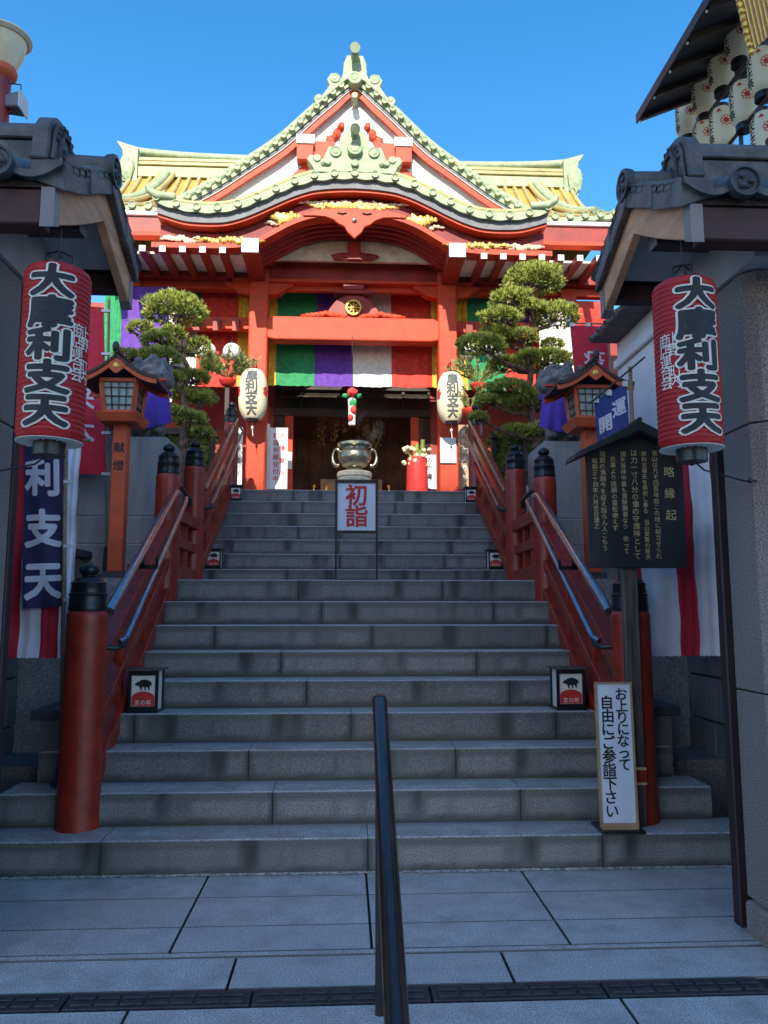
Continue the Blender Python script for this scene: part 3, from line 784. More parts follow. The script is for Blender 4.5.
def band(d0,d1,y0,y1,m,name,xm=9,par=temple,x0=0):
    h=[(x,z) for x,z in G if x<=xm and x>=x0]
    def nrm(i,dist):
        a=h[max(0,i-1)];b_=h[min(len(h)-1,i+1)]; t=Vector((b_[0]-a[0],b_[1]-a[1])).normalized()
        if h[i][0]<1e-6: t=Vector((-1,(G[-2][1]-G[-1][1])/(G[-2][0])*-1*-1)).normalized(); 
        k=abs(t.x) if abs(t.x)>.3 else .3
        return (h[i][0],h[i][1]-dist/k)
    up=[nrm(i,d0) for i in range(len(h))]; lo=[nrm(i,d1) for i in range(len(h))]
    mb=MB()
    for s in (-1,1):
        mb.ribbon([(XT+s*x,z) for x,z in up],[(XT+s*x,z) for x,z in lo],y0,y1)
    return mb.build(name,m,par)
band(.085,.115,YG+.02,YG+.3,'grey','verge_underlay')
band(.115,.13,YG+.03,YG+.2,'white','verge_white_strip')
band(.13,.215,YG+.05,YG+.10,'red','barge_board')
band(.47,.56,YG+.11,YG+.158,'red','inner_barge_board',xm=2.1,x0=.35)
mb=MB(); h=[(x,z-.12) for x,z in G]; lowz=G[0][1]-.35
mb.poly([(XT-x,z) for x,z in h]+[(XT+x,z) for x,z in reversed(h[:-1])]+[(XT+h[0][0],lowz),(XT-h[0][0],lowz)],YG+.16,YG+.26); mb.build('gable_wall','white',temple)
# red carved work, short struts at gable base
mb=MB()
for s in (-1,1):
    zc_=zy(150,YG+.3)
    for k,(dx,dz,a,c_) in enumerate([(.27,.16,.06,.08),(.36,.04,.07,.08),(.45,-.06,.06,.06),(.20,.28,.05,.06),(.30,.10,.05,.05)]): mb.blob((XT+s*dx,YG+.14,zc_+dz),(a,.05,c_),12,8,noise=.35,seed=k)
    mb.box(*sorted((XT+s*.62,XT+s*.86)),YG-.02,YG+.16,zc_-.36,zc_-.12)
    mb.box(*sorted((XT+s*.3,XT+s*.62)),YG+.06,YG+.155,zc_-.36,zc_-.02); mb.mark()
mb.build_split('gable_carving','red',temple,smooth=True)
mb=MB()
for s in (-1,1): mb.box(*sorted((XT+s*.60,XT+s*.87)),YG-.04,YG+.15,zc_-.119,zc_+.02); mb.mark()
mb.build_split('gable_block','white',temple)
# apex ornaments
def apex(name,px,y_base,y_top,ytube,Y,w0,par,m='verdi'):
    mb=MB(); z0=zy(y_base,Y); z1=zy(y_top,Y); H_=z1-z0; x=XT; k=w0
    pr=[(-1.0,0),(-1.02,.10),(-.92,.16),(-.80,.17),(-.72,.30),(-.60,.48),(-.62,.60),(-.52,.70),(-.40,.66),(-.36,.80),(-.30,.96),(-.16,1.0),(0,.97)]
    pts=[(x+a*k,z0+b_*H_) for a,b_ in pr]+[(x-a*k,z0+b_*H_) for a,b_ in reversed(pr[:-1])]
    return mb,pts,z0,z1,H_
mb,pts,z0,z1,H_=apex('a',352,106,57,42,YG-.02,.60,temple)
gz=lambda d:zat(G,d)
o_=[]
for a,b_ in [(-.57,None),(-.62,.10),(-.58,.18),(-.50,.16),(-.44,.26),(-.38,.38),(-.42,.50),(-.36,.62),(-.26,.62),(-.21,.52),(-.18,.62),(-.17,.84),(-.12,1.0),(0,1.0)]:
    d=abs(a); o_.append((a,z0+H_*b_ if b_ is not None else gz(d)-.02))
bot=[(a,gz(abs(a))+.0) for a in (-.45,-.3,-.15,0)]
pts=[(XT+a,z) for a,z in o_]+[(XT-a,z) for a,z in reversed(o_[:-1])]+[(XT-a,z) for a,z in bot[:-1]]+[(XT+a,z) for a,z in reversed(bot)]
mb.poly(pts,YG-.06,YG+.16)
for s in (-1,1): mb.lathe((XT+s*.30,YG-.08,z0+H_*.52),[(.02,0),(.04,.01),(.07,0),(.085,.02),(.085,.1)],14,axis='y'); mb.lathe((XT+s*.54,YG-.07,z0+H_*.13),[(.01,0),(.04,0),(.05,.02),(.05,.1)],12,axis='y')
mb.lathe((XT,YG-.12,z0+H_*.50),[(.03,0),(.06,.01),(.07,0),(.10,0),(.105,.03),(.1,.2)],18,axis='y'); mb.lathe((XT,YG-.10,z0+H_*.16),[(.03,0),(.05,0),(.055,.03),(.05,.2)],14,axis='y')
mb.build('apex_ornament','verdi',gr,bevel=.012)
zt=zy(47,YG-.3); mb=MB(); mb.tube([(XT,YG+.1,z0+H_*.8),(XT,YG-.15,z0+H_*1.02),(XT,YG-.30,zt)],[.06,.062,.075],14); mb.build('apex_roll','verdi',gr,smooth=True)
# karahafu crest ornament
z0=zat(A,0)+.15; H_=.62
o_=[(-.50,0),(-.53,.10),(-.60,.22),(-.56,.30),(-.47,.28),(-.40,.22),(-.36,.36),(-.33,.46),(-.24,.44),(-.20,.36),(-.17,.62),(-.10,.76),(0,.78)]
mb=MB(); mb.poly([(XT+a*1.12,z0+b_*.84) for a,b_ in o_]+[(XT-a*1.12,z0+b_*.84) for a,b_ in reversed(o_[:-1])],YK+.0,YK+.16)
for s in (-1,1):
    mb.lathe((XT+s*.27,YK-.03,z0+.30),[(.02,0),(.05,.012),(.075,0),(.085,.02),(.085,.1)],14,axis='y'); mb.lathe((XT+s*.53,YK-.02,z0+.2),[(.02,0),(.05,0),(.06,.02),(.06,.1)],12,axis='y'); mb.blob((XT+s*.41,YK-.0,z0+.13),(.08,.05,.05),10,6,noise=.3)
mb.lathe((XT,YK-.08,z0+.33),[(.05,0),(.07,.012),(.085,0),(.10,0),(.11,.03),(.1,.2)],18,axis='y'); mb.lathe((XT,YK-.05,z0+.12),[(.02,0),(.05,0),(.055,.03),(.05,.2)],12,axis='y')
mb.box(XT-.50,XT+.50,YK+.02,YK+.2,z0-.08,z0+.07)
mb.build('porch_crest','verdi',kr,bevel=.012)
zt=zy(130,YK-.22); mb=MB(); mb.tube([(XT,YK+.1,z0+.5),(XT,YK-.12,z0+.62),(XT,YK-.25,zt)],[.055,.06,.072],14); mb.build('crest_roll','verdi',kr,smooth=True)
# ---------------- hall body
YW_=12.7
mb=MB(); 
def wallbox(px0,px1,py0,py1,Y,m,name,th=.12,par=temple,bevel=0):
    mb=MB(); a=at(px0,py1,Y=Y); c=at(px1,py0,Y=Y); mb.box(a.x,c.x,Y,Y+th,a.z,c.z); return mb.build(name,m,par,bevel=bevel)
ZB=TOPZ
zl=zy(392,YW_); xo=1.15
mb=MB()
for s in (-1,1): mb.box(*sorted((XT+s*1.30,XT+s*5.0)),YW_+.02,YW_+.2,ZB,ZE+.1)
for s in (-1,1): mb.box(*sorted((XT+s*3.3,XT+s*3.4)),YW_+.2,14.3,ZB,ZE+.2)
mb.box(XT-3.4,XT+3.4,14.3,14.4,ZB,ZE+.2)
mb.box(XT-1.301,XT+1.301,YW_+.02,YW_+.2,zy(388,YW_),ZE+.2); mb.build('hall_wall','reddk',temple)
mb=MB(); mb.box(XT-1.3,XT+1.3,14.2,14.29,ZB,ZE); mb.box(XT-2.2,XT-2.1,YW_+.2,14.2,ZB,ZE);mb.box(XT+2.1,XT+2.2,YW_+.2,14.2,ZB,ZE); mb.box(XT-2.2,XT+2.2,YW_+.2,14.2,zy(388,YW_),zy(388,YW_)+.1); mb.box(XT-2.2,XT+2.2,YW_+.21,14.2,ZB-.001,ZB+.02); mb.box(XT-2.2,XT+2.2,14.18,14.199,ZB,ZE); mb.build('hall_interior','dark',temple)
# transom & door frame
mb=MB()
za,zb_=zy(416,YW_-.05),zy(409,YW_-.05)
mb.box(XT-1.30,XT+1.30,YW_-.06,YW_+.02,za,zb_); mb.box(XT-1.30,XT+1.30,YW_-.06,YW_+.02,zy(391,YW_),zy(387,YW_))
for x in (-1.28,-.85,-.0,.85,1.28): mb.box(XT+x-.02,XT+x+.02,YW_-.04,YW_+.02,zb_,zy(391,YW_))
mb.box(XT-1.30,XT+1.30,YW_-.03,YW_+.0,zy(399,YW_),zy(397,YW_)); mb.build('transom_frame','dkwood',temple)
mb=MB(); mb.box(XT-1.3,XT+1.3,YW_+.0,YW_+.015,zb_,zy(391,YW_)); mb.build('transom_glass','glass',temple)
mb=MB()
for s in (-1,1):
    x=XT+s*1.04; mb.box(x-.065,x+.065,YW_-.05,YW_+.1,ZB,za-.002); mb.mark()
mb.build_split('door_post','red',temple,bevel=.008)
mb=MB()
for s in (-1,1): mb.box(*sorted((XT+s*1.11,XT+s*1.30)),YW_+.0,YW_+.02,ZB,za-.003); mb.mark()
mb.build_split('side_glass','glass',temple)
mb=MB()
for k in range(9): mb.box(XT-1.0+k*.23,XT-.985+k*.23,13.9,13.92,ZB,za)
mb.box(XT-1,XT+1,13.89,13.91,zy(444,13.9),zy(444,13.9)+.02)
mb.build('inner_lattice','dkwood',temple)
mb=MB(); mb.box(XT-.8,XT+.8,13.5,13.85,ZB+.02,ZB+.45); mb.box(XT-.55,XT+.55,13.65,13.86,ZB+.45,ZB+.75); mb.build('altar_table','lightwood',temple,bevel=.01)
mb=MB()
for k in range(7): mb.lathe((XT-.66+k*.22,13.55,ZB+.451),[(.04,0),(.045,.01),(.012,.04),(.012,.12),(.04,.15),(.035,.18)],12); mb.mark()
mb.build_split('altar_vessel','gold',temple,smooth=True)
# beams at sides of hall (nageshi)
mb=MB()
for s in (-1,1):
    for (p0,p1,yy) in ((331,319,YC+.05),(292,283,YC+.05)):
        mb.box(*sorted((XT+s*(XCOL+.143),XT+s*4.6)),yy,yy+.14,zy(p0,yy),zy(p1,yy)); mb.mark()
mb.build_split('side_beam','red',temple,bevel=.01)
mb=MB()
for s in (-1,1): mb.box(*sorted((XT+s*3.2,XT+s*3.45)),YC,YC+.25,ZB,zb0-.01); mb.mark()
mb.build_split('side_post','red',temple,bevel=.01)
mb=MB()
for s in (-1,1):
    for k in range(5):
        x=XT+s*(XCOL+.35+k*.29); mb.box(x-.05,x+.05,YC-.02,YC+.05,zy(333,YC),zy(321,YC)); mb.mark()
mb.build_split('beam_end','reddk',temple)
# low veranda wall at sides (dark)
for s in (-1,1):
    pass
# ================================================================== SILK CURTAINS
def cloth(mb,x0,x1,y,z0,z1,m,amp=.02,fr=9,seed=0,sag=.0,nx=26,nz=10,axis='x'):
    vs=[];rr=random.Random(seed);ph=rr.uniform(0,6)
    for th in (0,.006):
        for i in range(nz+1):
            f=i/nz
            for j in range(nx+1):
                g=j/nx; a=amp*(math.sin(fr*g*6.28+ph)*(.35+.65*f)+.5*math.sin(fr*2.3*g*6.28+ph*2+3*f))
                zz=z1+(z0-z1)*f- sag*math.sin(math.pi*g)*f + .004*math.sin(g*31+ph)*f
                if axis=='x': vs.append((x0+(x1-x0)*g,y+a+th,zz))
                else: vs.append((y+a+th,x0+(x1-x0)*g,zz))
    n=(nx+1)*(nz+1); F=[]
    for k in (0,1):
        for i in range(nz):
            for j in range(nx):
                a=k*n+i*(nx+1)+j; F.append((a,a+1,a+nx+2,a+nx+1))
    for j in range(nx):
        F.append((j,j+n,j+1+n,j+1)); q=nz*(nx+1)+j; F.append((q,q+1,q+1+n,q+n))
    mb.add(vs,F,m)
def curtain(name,label,Y,z0,z1,segs,seed=0,sag=.012,amp=.007):
    t=thing(name,label,'curtain',((segs[0][0]+segs[-1][1])/2,Y,z1),'five coloured silk curtains on the temple front')
    for i,(x0,x1,m) in enumerate(segs):
        mb=MB(); cloth(mb,x0,x1,Y,z0,z1,m,seed=seed+i,sag=sag,amp=amp,fr=1.2+ (x1-x0)*.6); mb.build('cloth_panel',None,t,smooth=True)
    mb=MB(); mb.tube([(segs[0][0],Y+.03,z1+.01),(segs[-1][1],Y+.03,z1+.01)],.012,8); mb.build('curtain_rod','dkwood',t)
    return t
YS=11.78
X_=lambda p,Y=YS:xy(p,Y,365)
curtain('silk_curtain','lower silk curtain in yellow, green, purple, white and red under the red beam',YS,zy(386,YS),zy(340,YS),[(X_(262),X_(276),'yellow'),(X_(276),X_(314.5),'green'),(X_(314.5),X_(353),'dkpurple'),(X_(353),X_(391.5),'offwhite'),(X_(391.5),X_(432),'redsilk'),(X_(432),X_(446),'yellow')],1)
curtain('silk_curtain','upper silk curtain behind the gilded wheel, green, purple, white and red',YS+.10,zy(322,YS),zy(291,YS),[(X_(262),X_(276),'yellow'),(X_(276),X_(316),'green'),(X_(316),X_(353),'dkpurple'),(X_(353),X_(391.5),'offwhite'),(X_(391.5),X_(432),'redsilk'),(X_(432),X_(446),'yellow')],7)
curtain('silk_curtain','upper red and yellow silk curtain left of the left column',YS,zy(321,YS),zy(290,YS),[(X_(160),X_(200),'green'),(X_(200),X_(237),'redsilk'),(X_(237),X_(250),'yellow')],13)
curtain('silk_curtain','lower red and yellow silk curtain behind the small white lanterns on the left',YS,zy(388,YS),zy(331,YS),[(X_(150),X_(196),'offwhite'),(X_(196),X_(237),'redsilk'),(X_(237),X_(262),'yellow')],17)
curtain('silk_curtain','upper silk curtain right of the right column behind the right pine',YS,zy(321,YS),zy(290,YS),[(X_(455),X_(468),'yellow'),(X_(468),X_(505),'green'),(X_(505),X_(543),'dkpurple')],19)
curtain('silk_curtain','lower yellow, green and purple silk curtain behind the right pine',YS,zy(388,YS),zy(331,YS),[(X_(446),X_(468),'yellow'),(X_(468),X_(505),'green'),(X_(505),X_(543),'redsilk')],23)
YS2=11.25
curtain('silk_curtain','long white and red silk curtain hanging at the right corner of the temple',YS2,zy(404,YS2),zy(297,YS2),[(xy(541,YS2),xy(577,YS2),'offwhite'),(xy(577,YS2),xy(610,YS2),'redsilk')],29,amp=.014)
curtain('silk_curtain','long green and purple silk curtain hanging at the left corner of the temple',YS2,zy(404,YS2),zy(291,YS2),[(xy(100,YS2),xy(118,YS2),'green'),(xy(118,YS2),xy(166,YS2),'dkpurple'),(xy(166,YS2),xy(172,YS2),'offwhite')],33,amp=.014)
# ================================================================== GATE PILLARS WITH TILED ROOFS
def gate(s,label):
    Xi=XC+(1.70 if s>0 else -1.64); Xo=XC+s*2.75; Xg=1.40 if s>0 else -1.15
    t=thing('roofed_gate_pillar',label,'gate pillar',(Xi,3.45,0),'roofed stone pillars flanking the stairs')
    c=.05; q=[(Xi+s*c,3.30),(Xi,3.30+c),(Xi,3.60),(Xo,3.60),(Xo,3.30)]
    def shaft(z0,z1,g=0):
        mb=MB(); mb.add([(x,y,z) for z in (z0,z1) for x,y in q],[(4,3,2,1,0),(5,6,7,8,9)]+[(i,(i+1)%5,(i+1)%5+5,i+5) for i in range(5)]); return mb
    shaft(.14,1.045).build('stone_block','pillar',t,bevel=.004); shaft(1.052,2.24).build('stone_block','pillar',t,bevel=.004); shaft(2.247,2.95).build('stone_block','pillar',t,bevel=.004)
    mb=MB(); mb.box(*sorted((Xi+s*.02,Xo-s*.02)),3.33,3.58,.12,2.9); mb.build('mortar_core','joint',t)
    mb=MB(); mb.box(*sorted((Xi-s*.035,Xo)),3.24,3.56,-.01,.14); mb.build('plinth','pillar',t,bevel=.012)
    mb=MB(); mb.box(*sorted((Xi-s*(.035 if s>0 else .008),Xi+s*.045)),3.603,3.67,0,2.93); mb.build('jamb','jamb',t,bevel=.006)
    # roof frame: gable faces the opening
    YP=3.56; ZP=3.40; YF=2.95; YB=4.05; ZF=3.065; ZBk=3.17
    def gp(y):              # top line of roof boards
        f=(y-YP)/((YF-YP) if y<YP else (YB-YP)); return ZP+((ZF if y<YP else ZBk)-ZP)*(f*1.12-.12*f*f)
    ys=[YF+(YP-YF)*i/8 for i in range(9)]+[YP+(YB-YP)*i/8 for i in range(1,9)]
    def yrib(up,lo,x0,x1,m=None,mb=None):
        mb=mb or MB(); vs=[];n=len(up)
        for x in sorted((x0,x1)): vs+=[(x,y,z) for y,z in up]+[(x,y,z) for y,z in lo]
        fs=[]
        for i in range(n-1): fs+=[(i,i+1,2*n+i+1,2*n+i),(n+i,3*n+i,3*n+i+1,n+i+1),(i,n+i,n+i+1,i+1),(2*n+i,2*n+i+1,3*n+i+1,3*n+i)]
        fs+=[(0,2*n,3*n,n),(n-1,2*n-1,4*n-1,3*n-1)]
        return mb.add(vs,fs,m)
    W=Xo+s*.6
    mb=yrib([(y,gp(y)-.005) for y in ys],[(y,gp(y)-.16) for y in ys],Xg,Xg+s*.045); mb.build('barge_board','barge',t,bevel=.004)
    mb=yrib([(y,gp(y)+.03) for y in ys],[(y,gp(y)-.003) for y in ys],Xg-s*.02,W); mb.build('roof_board','dkwood',t)
    mb=MB()
    for yy in ([YF-.012,YF,YF+.05],[YB-.05,YB,YB+.012]): yrib([(y,gp(y)-.002) for y in yy],[(y,gp(y)-.166) for y in yy],Xg-s*.004,Xg+s*.049,mb=mb); mb.mark()
    mb.build_split('end_cap','endcap',t)
    mb=yrib([(y,gp(y)-.02) for y in ys[2:-2]],[(y,gp(y)-.06) for y in ys[2:-2]],Xg+s*.05,W); mb.build('soffit','soffit',t)
    mb=MB(); mb.box(*sorted((Xg+s*.05,W)),YF,YF+.10,gp(YF)-.155,gp(YF)-.01); mb.build('eave_beam','eavewood',t,bevel=.006)
    mb=MB(); mb.box(*sorted((Xg+s*.05,W)),YB-.09,YB,gp(YB)-.10,gp(YB)-.01); mb.build('eave_beam','eavewood',t,bevel=.006)
    mb=MB(); mb.box(*sorted((Xg+s*.10,W)),YP-.045,YP+.045,3.17,3.25); mb.build('tie_beam','dkwood',t,bevel=.006)
    mb=MB(); mb.box(*sorted((Xg+s*.094,Xg+s*.0995)),YP-.048,YP+.048,3.167,3.253); mb.build('beam_end_cap','endcap',t)
    mb=yrib([(y,gp(y)-.065) for y in ys[3:-3]],[(y,2.955) for y in ys[3:-3]],Xi-s*.02,W); mb.build('gable_infill','soffit',t)
    # tiles
    def tl(y): return gp(y)+.055
    mb=MB(); mb2=MB()
    xs=[Xg-s*.04+s*.245*k for k in range(8)]
    rib=MB()
    for k,x in enumerate(xs):
        if k==0: continue
        for side in (0,1):
            seg=[y for y in ys if (y<=YP if side==0 else y>=YP)]
            e=seg[0]-.05 if side==0 else seg[-1]+.05
            pts=[(x,e,tl(seg[0] if side==0 else seg[-1])+.005)]+[(x,y,tl(y)+.02) for y in (seg if side==0 else reversed(seg))]
            rib.tube(pts,.05,12)
            y_=e; d=-1 if side==0 else 1
            prof=[(.012,d*.004),(.03,d*.010),(.036,d*.002),(.052,d*.002),(.056,d*.012),(.064,d*.012),(.067,0),(.064,-d*.03)]
            mb2.lathe((x,y_+d*.012,tl(seg[0] if side==0 else seg[-1])+.01),prof,22,axis='y')
            for a in range(3):
                th=a*2.094; mb2.blob((x+.024*math.cos(th),y_+d*.026,tl(seg[0] if side==0 else seg[-1])+.01+.024*math.sin(th)),(.014,.006,.014),8,5)
    rib.build('cover_tile','tile',t,smooth=True)
    pan=MB()
    for k in range(len(xs)-1):
        x0,x1=xs[k],xs[k+1]
        nn=8
        for j in range(len(ys)-1):
            y0,y1=ys[j],ys[j+1]; st=.014
            a=[];b_=[]
            for i in range(nn+1):
                f=i/nn; x=x0+(x1-x0)*f; sg=.055*math.sin(math.pi*f)
                ex=-.045 if j==0 else 0
                up=st if y1<=YP+1e-6 else 0; dn=0 if y1<=YP+1e-6 else st
                a.append((x,y0+ex,tl(y0)-sg+.03+up*1)); b_.append((x,y1+(.045 if j==len(ys)-2 else 0),tl(y1)-sg+.03+dn*1))
            vs=a+b_+[(x,y,z-.03) for x,y,z in a]+[(x,y,z-.03) for x,y,z in b_]; n=nn+1; fs=[]
            for i in range(nn): fs+=[(i,i+1,n+i+1,n+i),(2*n+i,3*n+i,3*n+i+1,2*n+i+1),(i,2*n+i,2*n+i+1,i+1),(n+i,n+i+1,3*n+i+1,3*n+i)]
            pan.add(vs,fs)
    pan.build('pan_tile','tile',t,smooth=True); mb2.build('eave_disc','tiledk',t,smooth=True)
    # verge tiles along gable edge
    v=MB()
    for j in range(0,len(ys)-1,4):
        y0,y1=ys[j],ys[min(j+4,len(ys)-1)]
        if y1>y0:
            z0,z1=tl(y0),tl(y1); k=.012 
            v.hexa([(Xg-s*.045,y0-.02,z0-.085),(Xg+s*.10,y0-.02,z0-.03),(Xg+s*.10,y0-.02,z0+.045),(Xg-s*.04,y0-.02,z0+.05)],[(Xg-s*.035,y1,z1-.085),(Xg+s*.10,y1,z1-.03),(Xg+s*.10,y1,z1+.045),(Xg-s*.03,y1,z1+.05)])
    v.build('verge_tile','tile',t,bevel=.006)
    v=MB(); v.tube([(Xg-s*.035,YP,ZP+.09),(Xg+s*.27,YP,ZP+.10)],.066,18); 
    v.build('ridge_end_tile','tile',t,smooth=True)
    v=MB(); v.lathe((Xg-s*.038,YP,ZP+.09),[(.014,-s*.004),(.034,-s*.008),(.04,0),(.056,0),(.062,-s*.012),(.076,-s*.012),(.08,0),(.076,s*.03)],24,axis='x')
    for a in range(3):
        th=a*2.094; v.blob((Xg-s*.05,YP+.028*math.cos(th),ZP+.09+.028*math.sin(th)),(.006,.016,.016),8,5)
    v.build('ridge_end_disc','tiledk',t,smooth=True)
    # ridge
    v=MB(); x0=Xg+s*.27
    v.box(*sorted((x0,W)),YP-.085,YP+.085,ZP+.05,ZP+.19); v.box(*sorted((x0,W)),YP-.10,YP+.10,ZP+.193,ZP+.215); v.build('ridge_course','tile',t,bevel=.006)
    v=MB(); v.tube([(x0,YP,ZP+.245),(W,YP,ZP+.245)],.07,16); v.build('ridge_cap_tile','tile',t,smooth=True)
    v=MB(); pts=[]
    for i in range(17):
        a=math.pi*i/16; pts.append((YP-.165*math.cos(a)*(1.0),ZP+.17+.19*math.sin(a)))
    pts=[(YP-.19,ZP+.04),(YP-.175,ZP+.10)]+pts+[(YP+.175,ZP+.10),(YP+.19,ZP+.04)]
    for x0_,x1_,k in ((x0-s*.05,x0+s*.03,.88),(x0-s*.07,x0-s*.0505,.76)):
        n=len(pts); cy,cz=YP,ZP+.15
        vs=[(x,cy+(y-cy)*k,cz+(z-cz)*k) for x in (x0_,x1_) for y,z in pts]
        v.add(vs,[tuple(range(n)),tuple(range(2*n-1,n-1,-1))]+[(i,i+n,(i+1)%n+n,(i+1)%n) for i in range(n)])
    og=v.build('ridge_end_plate','tile',t,bevel=.008)
    v=MB()
    for i in range(9):
        a=math.pi*(i+.5)/9; v.blob((x0-s*.073,YP-.108*math.cos(a),ZP+.165+.12*math.sin(a)),(.010,.013,.013),8,5)
    v.tube([(x0-s*.073,YP-.07,ZP+.08),(x0-s*.073,YP-.08,ZP+.18),(x0-s*.073,YP-.03,ZP+.25),(x0-s*.073,YP+.03,ZP+.25),(x0-s*.073,YP+.08,ZP+.18),(x0-s*.073,YP+.07,ZP+.08)],.014,8)
    v.blob((x0-s*.073,YP,ZP+.14),(.02,.035,.05),10,6); v.build('relief','tiledk',og,smooth=True)
    # wiring bracket arm for the lantern
    return t
gate(-1,'granite gate pillar with dark tiled roof at the left edge')
gate(1,'granite gate pillar with dark tiled roof at the right edge')
# ================================================================== BIG RED LANTERNS
def rlantern(s,label):
    X=at(687,360,Y=3.12).x if s>0 else at(54,360,Y=3.12).x
    Y=3.12; zb=at(687 if s>0 else 50,449,Y=Y).z; zt=at(687 if s>0 else 60,285,Y=Y).z
    if s>0: globals()['ZLAN']=(zb,zt)
    else: zb,zt=ZLAN
    t=thing('paper_lantern',label,'lantern',(X,Y,zb-.08),'big red paper lanterns under the gate roofs')
    r0=.128; H_=zt-zb
    def rad(z):
        f=(z-zb)/H_; e=min(f,1-f); return r0*(1-.16*max(0,1-e/.045)**2)
    prof=[];n=34
    for i in range(n*4+1):
        z=zb+H_*i/(n*4); prof.append((rad(z)+.0038*abs(math.sin(math.pi*i/4))-.002,z))
    mb=MB(); mb.lathe((X,Y,0),prof,64,cap=False); o=mb.build('paper_shell','lred',t,smooth=True)
    mb=MB(); mb.lathe((X,Y,0),[(.055,zb+.006),(.128,zb+.0),(.127,zb-.002),(.055,zb+.001)],48,cap=False)
    for k in range(16):
        a=2*math.pi*k/16; mb.bar((X+.06*math.cos(a),Y+.06*math.sin(a),zb-.002),(X+.125*math.cos(a),Y+.125*math.sin(a),zb-.002),.003,.003)
    mb.build('paper_underside','lwhite',t,smooth=True)
    mb=MB(); mb.lathe((X,Y,0),[(.05,zb-.055),(.062,zb-.055),(.062,zb+.01),(.05,zb+.012)],28); mb.build('bottom_ring','black',t,smooth=True)
    mb=MB(); mb.lathe((X,Y,0),[(.062,zt-.004),(.062,zt+.03),(.05,zt+.03)],28); mb.build('top_ring','black',t,smooth=True)
    mb=MB(); 
    for a in (.3,1.87): mb.tube([(X+.055*math.cos(a),Y+.055*math.sin(a),zt+.02),(X+.05*math.cos(a),Y+.05*math.sin(a),zt+.07),(X,Y,zt+.09),(X-.05*math.cos(a),Y-.05*math.sin(a),zt+.07),(X-.055*math.cos(a),Y-.055*math.sin(a),zt+.02)],.004,6)
    mb.tube([(X,Y,zt+.085),(X,Y,3.0)],.003,6); mb.build('hanger_wire','black',t)
    mb=MB(); xa=XC+s*1.665; pts=[(X+s*.02,Y,zb-.062),(X+s*.06,Y+.02,zb-.085),(xa-s*.01,3.32,zb-.10),(xa+s*.03,3.30,zb-.10)]; mb.tube(pts,.004,8); mb.blob((xa+s*.0,3.30,zb-.10),(.012,.012,.012)); mb.build('stay_rod','black',t)
    # lettering faces the viewer
    a0=math.atan2(-Y,-X)+ (R(14) if s>0 else R(-3)); a0=math.atan2(-Y,-X)+(R(22) if s>0 else -R(10))
    def wrap(off): 
        def fn(u,v):
            z=zb+H_/2+v; a=a0+u/(r0+off); r=rad(z)+off; return (X+r*math.cos(a),Y+r*math.sin(a),z)
        return fn
    sz=.160
    mb=MB(); vtext(mb,'大摩利支天',wrap(.0055),0,H_*.5-.088,sz,.1305,off=.10,step=.11,sx=1.12,sy=.84); mb.build('letter_outline','lwhite',o,smooth=True)
    mb=MB(); vtext(mb,'大摩利支天',wrap(.0078),0,H_*.5-.088,sz,.1305,off=.048,step=.11,sx=1.12,sy=.84); mb.build('lettering','ink',o,smooth=True)
    # white donor patch with red marks on the side facing the stairs
    mb=MB(); aa=.150
    def patch(u0,u1,v0,v1,off,m):
        f=wrap(off); n=8; k=10; vs=[f(u0+(u1-u0)*i/n,v0+(v1-v0)*j/k) for j in range(k+1) for i in range(n+1)]
        mb.add(vs,[(j*(n+1)+i,j*(n+1)+i+1,(j+1)*(n+1)+i+1,(j+1)*(n+1)+i) for j in range(k) for i in range(n)],m)
    c=-.128 if s>0 else .128
    vtext(mb,'商店連合会',wrap(.005),c-.012,.085,.062,.045,off=.0,step=.2); vtext(mb,'上野 町内',wrap(.005),c+.028,.085,.062,.045,off=.0,step=.2)
    mb.build('side_lettering','lwhite',o,smooth=True)
    return t
rlantern(1,'big red cylindrical paper lantern with black characters at the right pillar')
rlantern(-1,'big red cylindrical paper lantern with black characters at the left pillar')
